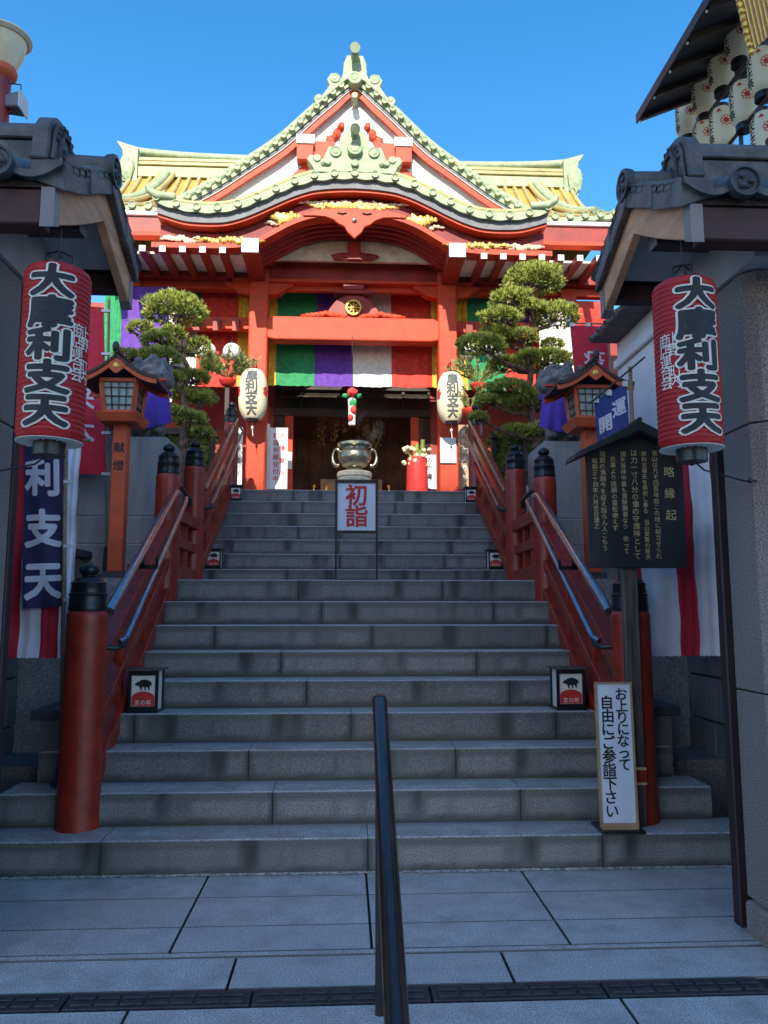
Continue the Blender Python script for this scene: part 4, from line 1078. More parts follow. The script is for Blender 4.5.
# ================================================================== WHITE LANTERNS ON THE COLUMNS
def wlantern(px,py,label,s):
    Y=10.98; c=at(px,py,Y=Y); H_=.72; r=.205
    t=thing('white_lantern',label,'lantern',(c.x,Y,c.z-H_/2),'white paper lanterns hanging on the porch columns')
    prof=[]
    for i in range(61):
        f=i/60; e=abs(2*f-1); rr=r*(1-e**3.2*.42); prof.append((rr+.0025*abs(math.sin(i*math.pi/3)),-H_/2+H_*f))
    mb=MB(); mb.lathe(tuple(c),prof,40); o=mb.build('paper_shell','lcream',t,smooth=True)
    mb=MB(); mb.lathe((c.x,c.y,c.z-H_/2-.03),[(.08,0),(.085,0),(.085,.035),(.08,.035)],24); mb.mark(); mb.lathe((c.x,c.y,c.z+H_/2-.005),[(.08,0),(.085,.03),(.06,.035)],24); mb.mark(); mb.build_split('ring','black',t,smooth=True)
    mb=MB(); mb.tube([(c.x,Y,c.z+H_/2+.02),(c.x,Y,c.z+H_/2+.18)],.006,6); mb.tube([(c.x,Y,c.z+H_/2+.17),(c.x,Y+.3,c.z+H_/2+.22)],.012,6); mb.build('hanger','black',t)
    mb=MB(); mb.tube([(c.x,Y,c.z-H_/2-.03),(c.x,Y,c.z-H_/2-.1)],.003,6); mb.blob((c.x,Y,c.z-H_/2-.12),(.02,.02,.025)); mb.tube([(c.x,Y,c.z-H_/2-.13),(c.x+.01,Y,c.z-H_/2-.24)],.006,6); mb.build('tassel','lwhite',t)
    def wrap(off,a0=-math.pi/2):
        def fn(u,v):
            f=(v+H_/2)/H_; e=abs(2*f-1); rr=r*(1-min(1,e)**3.2*.42)+off; a=a0+u/r; return (c.x+rr*math.cos(a),c.y+rr*math.sin(a),c.z+v)
        return fn
    mb=MB(); vtext(mb,'摩利支天',wrap(.005),.0,.235,.185,.158,off=.035,step=.14); mb.build('lettering','inkgrey',o,smooth=True)
    mb=MB()
    for q in (-1,1):
        for k in range(5): 
            a=2*math.pi*k/5; vtext(mb,'●',wrap(.004),q*.235+.032*math.cos(a),.03+.05*math.sin(a),.075,.1,off=0,step=.25)
        vtext(mb,'●',wrap(.0045),q*.235,.03,.08,.1,off=.02,step=.25)
    mb.build('crest','redink',o,smooth=True)
wlantern(253,395,'cream paper lantern with dark characters on the left porch column',-1)
wlantern(451,398,'cream paper lantern with dark characters on the right porch column',1)
def slantern(px,py,label,Y=11.0,r=.13,grp='small white lanterns beside the pines'):
    c=at(px,py,Y=Y); H_=r*1.75
    t=thing('small_lantern',label,'lantern',(c.x,Y,c.z-H_/2),grp)
    prof=[(r*math.sin(math.acos(max(-1,min(1,(2*i/30-1)*.88)))) ,-H_/2+H_*i/30) for i in range(31)]
    mb=MB(); mb.lathe(tuple(c),prof,30); o=mb.build('paper_shell','lwhite',t,smooth=True)
    mb=MB(); mb.lathe((c.x,c.y,c.z+H_/2-.002),[(r*.45,0),(r*.45,.02),(.02,.025)],18); mb.tube([(c.x,c.y,c.z+H_/2),(c.x,c.y,c.z+H_/2+.12)],.004,6); mb.build('top_cap','black',t,smooth=True)
    fn=lambda u,v:(c.x+(r*(1-(v/H_)**2*.8)+.004)*math.sin(u/r),c.y-(r*(1-(v/H_)**2*.8)+.004)*math.cos(u/r),c.z+v)
    mb=MB(); vtext(mb,'大入',fn,0,.05,.09,.085,off=.01,step=.3); mb.build('lettering','inkgrey',o,smooth=True)
slantern(232,352,'small round white lantern left of the left porch column, beside it')
slantern(207,351,'small round white lantern partly behind the left pine')
slantern(468,352,'small round white lantern just right of the right porch column')
slantern(493,350,'small round white lantern half hidden behind the right pine')
# ================================================================== PROCESSION OF LANTERNS UNDER THE CANOPY, TOP RIGHT
def crest_lantern(px,py,label,X,size=.82):
    c=at(px,py,X=X); H_=.50*size; r=.142*size
    t=thing('crested_lantern',label,'lantern',(c.x,c.y,c.z-H_/2),'white festival lanterns with red crests under the canopy')
    prof=[]
    for i in range(41):
        f=i/40; e=abs(2*f-1); prof.append((r*(1-e**5*.42),-H_/2+H_*f))
    mb=MB(); mb.lathe(tuple(c),prof,36); o=mb.build('paper_shell','lpaper',t,smooth=True)
    mb=MB(); mb.lathe((c.x,c.y,c.z-H_/2-.06),[(.055,0),(.075,.0),(.075,.05),(.07,.065)],20); mb.mark(); mb.lathe((c.x,c.y,c.z+H_/2-.01),[(.07,0),(.075,.04),(.055,.05)],20); mb.mark(); mb.build_split('ring','black',t,smooth=True)
    av=math.atan2(-c.y,-c.x)
    def wrap(off,a0):
        def fn(u,v):
            f=(v+H_/2)/H_; e=min(1,abs(2*f-1)); rr=r*(1-e**5*.42)+off; a=a0+u/r; return (c.x+rr*math.cos(a),c.y+rr*math.sin(a),c.z+v)
        return fn
    mb=MB(); vtext(mb,'日天王子祭',wrap(.004,av-R(58)),0,.175*size,.105*size,.082*size,off=.03,step=.35); mb.build('lettering','ink',o,smooth=True)
    mb=MB(); w=wrap(.004,av+R(22))
    for k in range(8):
        a=2*math.pi*k/8; vtext(mb,'○',w,.045*math.cos(a)*size,.02+.045*math.sin(a)*size,.055*size,.1,off=.03,step=.5)
    vtext(mb,'◉',w,0,.02,.07*size,.1,off=.02,step=.5); mb.mark(); vtext(mb,'▲',wrap(.004,av-R(10)),0,.165*size,.05,.1,step=.5); mb.mark()
    mb.build_split('crest','redink',o,smooth=True)
cl=[(687,119,'lowest white crested lantern of the top row, farthest under the canopy',3.6),(704,97,'second crested lantern of the top row, above the roof end plate',3.6),(721,70,'third crested lantern of the top row under the canopy',3.6),(738,40,'nearest full crested lantern of the top row beside the gilded board',3.6),(760,4,'crested lantern cut off by the top edge, highest of all',3.6),
(722,129,'crested lantern of the lower row standing just above the gate ridge',3.6),(743,104,'second crested lantern of the lower row, above the gate ridge',3.6),(762,72,'crested lantern of the lower row cut off at right edge',3.6),(765,136,'lowest crested lantern at the right edge above the gate ridge',3.6),(705,140,'crested lantern mostly hidden behind the gate roof end plate',3.62)]
for a in cl: crest_lantern(*a)
# canopy
t=thing('festival_canopy','dark sheet canopy sheltering white festival lanterns at the top right corner','canopy',(3.2,6.5,4.2))
e0=at(638,126,X=3.0); e1=at(706,-6,X=3.0); Zc=(e0.z+e1.z)/2; Yb,Yf=e0.y,e1.y-1.2
mb=MB(); sl=.42
def cz(x): return Zc+(x-3.0)*sl
n=24; up=[];lo=[]
for i in range(n+1):
    x=3.0+2.4*i/n; up.append((x,cz(x)+.03)); lo.append((x,cz(x)))
mb.ribbon(up,lo,Yf,Yb); mb.build('roof_sheet','sheet',t)
mb=MB()
for k in range(8):
    y=Yb-.04-k*(Yb-Yf)/7.4; mb.bar((3.02,y,cz(3.02)-.03),(5.4,y,cz(5.4)-.03),.05,.05); mb.mark()
mb.build_split('batten','dkwood',t)
mb=MB(); mb.box(2.985,3.0,Yf,Yb+.01,Zc-.05,Zc+.05); mb.build('edge_trim','dkwood',t)
mb=MB()
for k in range(8):
    y=Yb-.04-k*(Yb-Yf)/7.4; mb.blob((3.01,y,Zc-.055),(.012,.012,.016),8,5)
mb.build('nail_cap','plastic',t)
mb=MB()
for y in (Yb-.3,Yf+.3): mb.box(4.9,5.0,y-.05,y+.05,0,cz(4.9))
mb.build('support_post','dkwood',t)
mb=MB()
for z in (6.97,6.33,5.78): mb.tube([(3.6,Yb-.05,z),(3.6,4.6,z)],.018,8); mb.mark()
for y in (7.3,6.5,5.6): mb.tube([(3.6,y,7.0),(3.6,y,5.2)],.02,8); mb.mark()
mb.tube([(3.6,7.2,5.3),(4.95,7.2,5.3)],.03,8); mb.mark()
mb.build_split('lantern_rack','dkwood',t)
t=thing('gilded_valance','brown hanging panel with gold scalloped fringe among the crested lanterns, top right','ornament',tuple(at(750,30,Y=5.1)))
c_=[at(x,y,Y=5.1) for x,y in ((727,-40),(762,-40),(775,30),(750,54))]
mb=MB(); mb.hexa([v+Vector((0,-.015,0)) for v in c_],[v+Vector((0,.015,0)) for v in c_]); mb.build('panel','lightwood',t)
mb=MB()
for (p,q_) in ((c_[0],c_[3]),(c_[1],c_[2])):
    for k in range(15): f=k/14; v=p.lerp(q_,f); mb.blob((v.x,v.y-.02,v.z),(.022,.02,.026),8,6,noise=.3,seed=k)
for k in range(1,7):
    f=k/7; mb.bar(c_[0].lerp(c_[1],f)+Vector((0,-.02,0)),c_[3].lerp(c_[2],f)+Vector((0,-.02,0)),.010,.012,up=(0,1,0))
mb.build('gold_fringe','gold',t,smooth=True)
# ================================================================== TOP LEFT LAMP
p=at(1,76,Y=4.6); t=thing('street_lamp','enamel bowl lamp on a red post above the left gate roof','street lamp',(p.x,4.6,0))
mb=MB(); mb.tube([(p.x,4.6,0),(p.x,4.6,at(1,75,Y=4.6).z)],.062,20); mb.build('lamp_post','rail',t,smooth=True)
z=at(1,76,Y=4.6).z; mb=MB(); mb.lathe((p.x,4.6,z),[(.06,-.03),(.09,0),(.095,.03),(.085,.05),(.08,.05)],24); mb.build('collar','orange',t,smooth=True)
mb=MB(); mb.lathe((p.x,4.6,z+.045),[(.078,0),(.10,.05),(.125,.12),(.14,.19),(.142,.2)],28); mb.build('glass_bowl','shoplamp',t,smooth=True)
mb=MB(); mb.lathe((p.x,4.6,z+.235),[(.13,0),(.15,0),(.168,.018),(.165,.03),(.13,.05),(.02,.07)],28); mb.build('lamp_hood','shoplamp',t,smooth=True)
q=at(15,104,Y=4.6); t=thing('floodlight','grey floodlight clamped beside the red lamp post above the gate ridge','floodlight',tuple(q))
mb=MB(); mb.hexa([(q.x-.075,4.57,q.z-.035),(q.x-.075,4.66,q.z-.035),(q.x-.075,4.66,q.z+.04),(q.x-.075,4.57,q.z+.04)],[(q.x+.04,4.55,q.z-.045),(q.x+.04,4.67,q.z-.045),(q.x+.04,4.67,q.z+.06),(q.x+.04,4.55,q.z+.06)]); mb.build('housing','grey',t,bevel=.008)
mb=MB(); mb.box(q.x+.04,q.x+.05,4.54,4.68,q.z-.052,q.z+.067); mb.build('glass_rim','plastic',t,bevel=.004)
mb=MB(); mb.tube([(p.x,4.6,q.z-.02),(q.x-.05,4.6,q.z-.07),(q.x+.0,4.6,q.z-.05)],.01,8); mb.tube([(q.x+.03,4.6,q.z+.08),(q.x+.03,4.6,q.z+.13),(q.x-.06,4.6,q.z+.14)],.004,6); mb.build('bracket','dkwood',t)
# ================================================================== NOTICE BOARD (RIGHT)
Y=4.52
def P(px,py,Y=Y): return at(px,py,Y=Y)
t=thing('notice_board','black roofed notice board with gold vertical writing in front of the right railing','notice board',(1.74,Y,.185))
a=P(578,448);b_=P(688,568);a2=P(590,568);a3=P(688,440)
zt=a.z; zbm=b_.z; xl,xr=a2.x,b_.x; ap=P(628,428).z
mb=MB(); mb.poly([(xl,zbm),(xr,zbm),(xr,zt-.02),((xl+xr)/2,zt+.08),(xl,zt-.02)],Y,Y+.03); bd=mb.build('board','board',t,bevel=.004)
mb=MB(); w=(xr-xl)/2; cx=(xl+xr)/2+.005; 
mb.poly([(cx-w-.105,zt-.085),(cx-w-.09,zt-.045),(cx,zt+.155),(cx+w+.09,zt-.045),(cx+w+.105,zt-.085),(cx,zt+.09)],Y-.09,Y+.12); mb.build('board_roof','board',t,bevel=.006)
mb=MB(); mb.tube([(cx,Y-.095,zt+.157),(cx,Y+.125,zt+.157)],.014,8); mb.build('ridge_pole','board',t)
px_=P(637,690).x; mb=MB(); mb.box(px_-.045,px_+.045,Y+.035,Y+.085,.186,zt+.02); mb.build('post','oldwood',t,bevel=.005)
mb=MB()
for z in (P(640,770).z,P(640,785).z): mb.box(px_-.048,px_+.048,Y+.03,Y+.09,z-.007,z+.007); mb.mark()
mb.build_split('brass_band','goldink',t)
mb=MB(); z=(P(640,770).z+P(640,785).z)/2; mb.box(px_-.047,px_+.047,Y+.031,Y+.088,z-.035,z+.035); mb.build('red_band','rail',t)
cols=['略 縁 起','当山は凡そ四百年前この地に創立せられ','摩利支尊天を祭祀し奉る 当山安置の尊天','は力一寸八分の像の守護神として','諸天善神中最も霊験顕著なり 依って','古来より諸願の霊松絶えず','現前の満願今を迎え詣らん人こもう','昭和三十四年八月吉日建之']
pxs=[670,656.5,645.5,635.5,624.5,614,603.5,595.5]; tops=[472,453,454,453,454,459,454,461]; bots=[515,556,557,556,551,528,548,526]
mb=MB()
random.seed(4)
for c,px,tp,bt in zip(cols,pxs,tops,bots):
    n=len(c); z0=P(px,tp).z; z1=P(px,bt).z; x=P(px,(tp+bt)/2).x; pitch=(z0-z1)/max(1,n-1)
    size=.068 if n<6 else min(.046,pitch*.98)
    fn=plane_fn((x,Y-.004,0),(1,0,0),(0,0,1)); vtext(mb,c,fn,0,z0,size,pitch,off=.004,jit=.05)
mb.build('lettering','goldink',bd)
# ================================================================== WHITE STANDING SIGN
t=thing('standing_sign','narrow white sign with black brush writing leaning at the foot of the right railing','sign',(1.58,4.5,.185))
zb=.205; zt=P(614,682,4.5).z; xl,xr=P(596,750,4.5).x,P(633,750,4.5).x
o=Vector(((xl+xr)/2,4.47,zb)); upv=Vector((0,.03,zt-zb)); up=upv.normalized(); h=upv.length; wd=(xr-xl)/2
def q(u,v,d=0): return o+Vector((1,0,0))*u+up*v+Vector((0,-1,0))*d
def slabq(mb,u0,u1,v0,v1,d0,d1): mb.hexa([q(u0,v0,d0),q(u1,v0,d0),q(u1,v1,d0),q(u0,v1,d0)],[q(u0,v0,d1),q(u1,v0,d1),q(u1,v1,d1),q(u0,v1,d1)])
mb=MB(); slabq(mb,-wd+.012,wd-.012,.012,h-.012,0,.012); f=mb.build('sign_face','signwhite',t)
mb=MB(); slabq(mb,-wd,-wd+.011,0,h,-.004,.02);slabq(mb,wd-.011,wd,0,h,-.004,.02);slabq(mb,-wd+.0112,wd-.0112,h-.011,h,-.004,.02);slabq(mb,-wd+.0112,wd-.0112,0,.011,-.004,.02); mb.build('sign_frame','lightwood',t)
mb=MB(); mb.box(xl-.005,xr+.02,4.40,4.62,.187,.203); mb.build('foot_plate','black',t,bevel=.003)
mb=MB(); slabq(mb,-wd+.002,wd-.002,-.012,.03,.021,.035); mb.build('ledge','lightwood',t,bevel=.004)
fn=lambda u,v:q(u,v,.0145)
mb=MB(); vtext(mb,'お上りになって',fn,.044,h-.066,.076,.0645,off=.022,jit=.03); vtext(mb,'自由にご参詣下さい',fn,-.042,h-.112,.080,.0738,off=.026,jit=.03); mb.build('lettering','ink',f)
# ================================================================== FIRST VISIT SIGN ON STAND
YH=YLAND+.10
xl,xr=at(335,520,Y=YH).x,at(378,520,Y=YH).x; zt=at(356,481,Y=YH).z; zb=at(356,532,Y=YH).z
t=thing('stand_sign','blue-white sign with two red characters on a dark stand midway up the stairs','sign',((xl+xr)/2,YH,LAND))
mb=MB(); mb.box(xl+.01,xr-.01,YH-.005,YH+.012,zb,zt); f=mb.build('sign_face','signwhite',t)
mb=MB(); w=.022
mb.box(xl,xr,YH-.018,YH+.02,zt-.018,zt+.01);mb.box(xl,xr,YH-.018,YH+.02,zb-.01,zb+.012)
mb.box(xl,xl+w,YH-.0178,YH+.0198,zb+.0122,zt-.0182);mb.box(xr-w,xr,YH-.0178,YH+.0198,zb+.0122,zt-.0182); mb.build('sign_frame','dkwood',t,bevel=.002)
mb=MB()
for x in (xl+.002,xr-.018): mb.box(x,x+.016,YH-.01,YH+.01,LAND+.001,zt+.02); mb.mark()
mb.build_split('leg','dkwood',t)
mb=MB(); mb.box(xl,xr,YH+.03,YH+.05,LAND+.001,LAND+.015); mb.build('cross_bar','dkwood',t)
fn=plane_fn(((xl+xr)/2,YH-.0085,0),(1,0,0),(0,0,1)); mb=MB(); vtext(mb,'初詣',fn,0,zt-.125,.20,.185,off=.028); mb.build('lettering','redink',f)
# ================================================================== BOX LANTERNS ON THE STEPS
def boxlamp(px,py,k,label,s,size):
    yf,zt_,_,_=steps[k]; X=at(px,py,Y=yf+.10).x; Yc=yf+.14; w=.088*size; h=.27*size; z=zt_+.001
    t=thing('box_lantern',label,'box lantern',(X,Yc,z),'small box lanterns with boar pictures on the steps')
    mb=MB(); mb.box(X-w*.95,X+w*.95,Yc-w*.9,Yc+w*.9,z+.012,z+h-.008); mb.build('paper_body','lwhite',t)
    mb=MB(); fr=.012*size*1.3
    for a in (-1,1):
        for c in (-1,1): mb.box(X+a*w-fr*.6,X+a*w+fr*.6,Yc+c*w*.95-fr*.6,Yc+c*w*.95+fr*.6,z,z+h)
    mb.box(X-w-fr,X+w+fr,Yc-w-fr,Yc+w+fr,z,z+.014); 
    for a,c,e,g in ((X-w,X+w,Yc-w*.95-fr*.55,Yc-w*.95+fr*.55),(X-w,X+w,Yc+w*.95-fr*.55,Yc+w*.95+fr*.55)): mb.box(a,c,e,g,z+h-.03,z+h-.001); mb.box(a,c,e,g,z+.0145,z+.04)
    mb.build('frame','black',t,bevel=.002)
    mb=MB(); mb.box(X-w-fr-.012,X+w+fr+.012,Yc-w-fr-.008,Yc+w+fr+.008,z+h,z+h+.010); mb.build('wooden_lid','oldwood',t,bevel=.002)
    yy=Yc-w*.9-.003; p0=z+.042; ph=h-.075; pw=w*.84
    mb=MB(); mb.box(X-pw,X+pw,yy,yy+.003,p0,p0+ph); pc=mb.build('picture','lwhite',t)
    mb=MB(); n=14; pts=[(X-pw+.0005,p0+.001),(X+pw-.0005,p0+.001)]+[(X+pw*math.cos(a),p0+ph*.28+ph*.20*math.sin(a)) for a in [math.pi*i/n for i in range(n+1)]]
    mb.poly(pts,yy-.002,yy-.001); mb.build('red_hill','redink',pc)
    boar=[(-.80,.10),(-.86,.22),(-.70,.34),(-.62,.50),(-.52,.44),(-.30,.62),(0,.70),(.30,.68),(.58,.56),(.78,.40),(.84,.20),(.80,.0),(.72,.14),(.66,.04),(.62,-.28),(.70,-.40),(.56,-.40),(.46,-.14),(.30,-.04),(.22,-.30),(.30,-.44),(.14,-.42),(.08,-.10),(-.12,-.08),(-.16,-.34),(-.08,-.46),(-.26,-.44),(-.32,-.12),(-.48,.04),(-.66,.06)]
    S=pw*.88; mb=MB(); mb.poly([(X+a*S,p0+ph*.66+b_*S*.95) for a,b_ in boar],yy-.004,yy-.002); mb.build('boar_silhouette','ink',pc)
    fn=plane_fn((X,yy-.0035,0),(1,0,0),(0,0,1)); mb=MB()
    for i,ch in enumerate('亥の年'): vtext(mb,ch,fn,(-.5+i*.5)*pw,p0+ph*.12,.036*size,.1,off=.0)
    mb.build('lettering','lwhite',pc)
boxlamp(145,690,3,'boar picture box lantern on the low step beside the left railing, largest on left',-1,1.0)
boxlamp(569,688,3,'boar picture box lantern on the low step left of the white standing sign',1,1.0)
boxlamp(214,556,9,'boar picture box lantern in the middle of three on the left',-1,.82)
boxlamp(495,556,9,'boar picture box lantern in the middle of three on the right',1,.82)
boxlamp(236,491,14,'boar picture box lantern near the stair top below the left porch column',-1,.76)
boxlamp(471,491,14,'boar picture box lantern near the stair top below the right porch column',1,.76)
# ================================================================== INCENSE BURNER
YI=11.0; c=at(354.5,485,Y=YI); cx=c.x; z0=c.z
t=thing('stone_pedestal','pale stone pedestal with round top carrying the incense burner','pedestal',(cx,YI,TOPZ))
mb=MB(); mb.lathe((cx,YI,z0),[(.18,0),(.24,.0),(.25,.02),(.25,.075),(.23,.085),(.23,.10),(.25,.11),(.25,.165),(.235,.18),(.15,.19)],36); mb.build('round_top','stonewarm',t,smooth=True)
mb=MB(); mb.lathe((cx,YI,TOPZ),[(.22,0),(.22,.06),(.18,.08),(.17,z0-TOPZ)],24); mb.build('shaft','stonewarm',t,smooth=True)
zz=z0+.19
t=thing('incense_burner','round grey metal incense burner with scrolled handles before the temple door','incense burner',(cx,YI,zz))
BS=.86
mb=MB(); mb.lathe((cx,YI,zz),[(a*BS+.02,b_*BS) for a,b_ in [(.10,0),(.13,.0),(.14,.03),(.10,.05),(.11,.07),(.18,.10),(.235,.16),(.255,.23),(.25,.30),(.22,.345),(.185,.37),(.185,.40),(.25,.425),(.265,.43),(.265,.47),(.25,.48),(.22,.475),(.20,.42),(.05,.40)]],44); mb.build('bowl','bronze',t,smooth=True)
mb=MB()
for s in (-1,1):
    pts=[];rs=[]
    for k in range(29):
        f=k/28; a=-2.2+5.2*f; rad_=.095-.03*math.sin(f*3.1); pts.append((cx+s*(.265+rad_*math.cos(a)*.75),YI,zz+.215+rad_*1.5*math.sin(a))); rs.append(.022+.008*math.sin(f*9))
    mb.tube(pts,rs,10); mb.mark()
mb.build_split('handle','bronze',t,smooth=True)
mb=MB(); mb.lathe((cx,YI,zz+.345),[(.001,.012),(.12,.014),(.20,.008),(.205,0)],24); mb.build('ash','grime',t)
rr=random.Random(2); mb=MB()
for k in range(9):
    a=rr.uniform(0,6.28); d=rr.uniform(0,.10); x=cx+d*math.cos(a); y=YI+d*math.sin(a); mb.tube([(x,y,zz+.34),(x+rr.uniform(-.02,.02),y,zz+.34+rr.uniform(.08,.13))],.004,6)
mb.build('incense_sticks','reddk',t)
# smoke: a thin wisp drifting right
m=bpy.data.materials.new('smoke'); m.use_nodes=True; T=m.node_tree; T.nodes.remove(T.nodes['Principled BSDF'])
v=T.nodes.new('ShaderNodeVolumePrincipled'); v.inputs['Color'].default_value=(.85,.88,.92,1); tc=T.nodes.new('ShaderNodeTexCoord'); nn=T.nodes.new('ShaderNodeTexNoise'); nn.inputs['Scale'].default_value=5; nn.inputs['Detail'].default_value=3
r_=T.nodes.new('ShaderNodeMapRange'); r_.inputs[1].default_value=.5; r_.inputs[2].default_value=.75; r_.inputs[3].default_value=0; r_.inputs[4].default_value=.8
T.links.new(tc.outputs['Object'],nn.inputs['Vector']); T.links.new(nn.outputs['Fac'],r_.inputs[0]); T.links.new(r_.outputs[0],v.inputs['Density']); T.links.new(v.outputs[0],T.nodes['Material Output'].inputs['Volume']); M['smoke']=m
mb=MB(); mb.blob((cx+.22,YI+.1,zz+.66),(.26,.15,.24),16,10,noise=.15,seed=3); o=mb.build('incense_smoke','smoke',loc=(cx+.22,YI+.1,zz+.5)); tag(o,'thin blue-white wisp of smoke above the incense burner','smoke'); o['kind']='stuff'
# hanging ornament above the burner
c=at(352,410,Y=10.9); t=thing('hanging_ornament','red and white new year ornament hanging above the incense burner','ornament',(c.x,10.9,at(352,425,Y=10.9).z))
zt=at(352,389,Y=10.9).z; zb=at(352,425,Y=10.9).z; h=zt-zb
mb=MB(); mb.lathe((c.x,10.9,zb),[(.045,0),(.05,.0),(.055,h*.5),(.06,h*.7),(.04,h*.75)],14); o=mb.build('cloth_tail','lwhite',t,smooth=True)
mb=MB(); mb.blob((c.x-.02,10.85,zb+h*.18),(.04,.03,.05)); mb.blob((c.x+.02,10.85,zb+h*.40),(.045,.03,.06)); mb.blob((c.x,10.84,zb+h*.88),(.075,.05,.06),noise=.25); mb.build('red_charm','redink',t,smooth=True)
mb=MB(); mb.blob((c.x+.01,10.86,zb+h*.6),(.05,.03,.06),noise=.3)
for s in (-1,1): mb.blob((c.x+s*.09,10.88,zb+h*.80),(.05,.03,.03),noise=.3,seed=4)
mb.build('green_leaves','green',t,smooth=True)
mb=MB(); mb.tube([(c.x,10.9,zb+h*.8),(c.x,10.9,zy(345,11.3))],.005,6); mb.build('cord','dkwood',t)
# gold pendants in the doorway
rr=random.Random(9)
for k,(px,pt,pb) in enumerate([(322,417,446),(335,416,440),(346,416,432),(366,416,436),(377,417,447),(357,416,430)]):
    Yg=13.3; c=at(px,pt,Y=Yg); z1=at(px,pb,Y=Yg).z; mb=MB(); mb.tube([(c.x,Yg,c.z+.3),(c.x,Yg,z1)],.004,5)
    z=c.z
    while z>z1:
        for a in range(3): mb.blob((c.x+rr.uniform(-.07,.07),Yg+rr.uniform(-.05,.05),z),(.014,.01,.02),6,4)
        z-=.028
    o=mb.build('gilt_pendant','dullgold',loc=(c.x,Yg,z1)); tag(o,['gilt pendant hanging in the doorway, leftmost','gilt pendant in the doorway, second from the left','short gilt pendant just left of the red ornament','gilt pendant in the doorway right of the ornament','gilt pendant in the doorway, rightmost','shortest gilt pendant right behind the red ornament'][k],'pendant','gilt pendants hanging inside the doorway')
# kadomatsu with red wrap, papers, posters
c=at(414,489,Y=11.95); t=thing('bamboo_decoration','new year bamboo arrangement in a red wrap by the right door post','decoration',(c.x,11.95,TOPZ))
mb=MB(); zt=zy(458,11.95); mb.lathe((c.x+.05,11.95,TOPZ),[(.17,0),(.18,.02),(.16,zt-TOPZ),(.14,zt-TOPZ)],24); mb.build('red_wrap','redink',t,smooth=True)
mb=MB()
for dx_,dy_,h in ((-.10,0,.16),(.0,.03,.24),(.09,0,.30),(.04,-.08,.12)): mb.tube([(c.x+.05+dx_,11.95+dy_,zt-.1),(c.x+.05+dx_,11.95+dy_,zt+h)],.035,12)
mb.build('bamboo_stem','hedge',t,smooth=True)
mb=MB()
for k in range(22): mb.blob((c.x+.05+rr.uniform(-.24,.2),11.8+rr.uniform(0,.1),zt+rr.uniform(-.12,.18)),(.035,.03,.03),8,5,noise=.3,seed=k)
mb.build('flower_sprig','lcream',t,smooth=True)
def poster(px0,px1,py0,py1,Y,label,lines,name='poster',m='poster',ink='redink',cat='poster'):
    a=at(px0,py1,Y=Y);b_=at(px1,py0,Y=Y); mb=MB(); mb.box(a.x,b_.x,Y-.01,Y,a.z,b_.z); t=mb.build(name,m,loc=(a.x,Y,a.z)); tag(t,label,cat)
    w=b_.x-a.x;h=b_.z-a.z; mb=MB()
    fn=plane_fn((a.x,Y-.013,a.z),(1,0,0),(0,0,1))
    for (u,txt,sz) in lines: vtext(mb,txt,fn,u*w,h*.90-sz*.3,sz,h*.82/len(txt),off=.01)
    if lines: mb.build('lettering',ink,t)
poster(269,288,428,489,12.0,'tall white poster with small writing beside the left porch column',[(.35,'初詣祈願受付中',.10),(.7,'大護摩供',.09)])
poster(258,270,424,489,12.2,'narrow white notice partly behind the left porch column',[(.5,'厄除開運',.07)],ink='inkgrey')
poster(440.5,456,438,463,11.24,'blank white paper sheet fixed to the right porch column',[])
poster(287,292,452,469,12.55,'small white paper slip on the left red door post',[])
poster(424,436,455,489,12.3,'small leaning notice of white card right of the door post',[(.5,'お守り',.09)],ink='inkgrey')
poster(233,243,428,489,12.4,'white notice panel left of the left porch column',[(.5,'大願成就',.09)],ink='inkgrey')
poster(459,470,425,489,12.3,'long faded wooden notice board between the right column and railing',[(.5,'摩利支天参拝',.10)],m='lightwood',ink='lwhite',cat='notice')
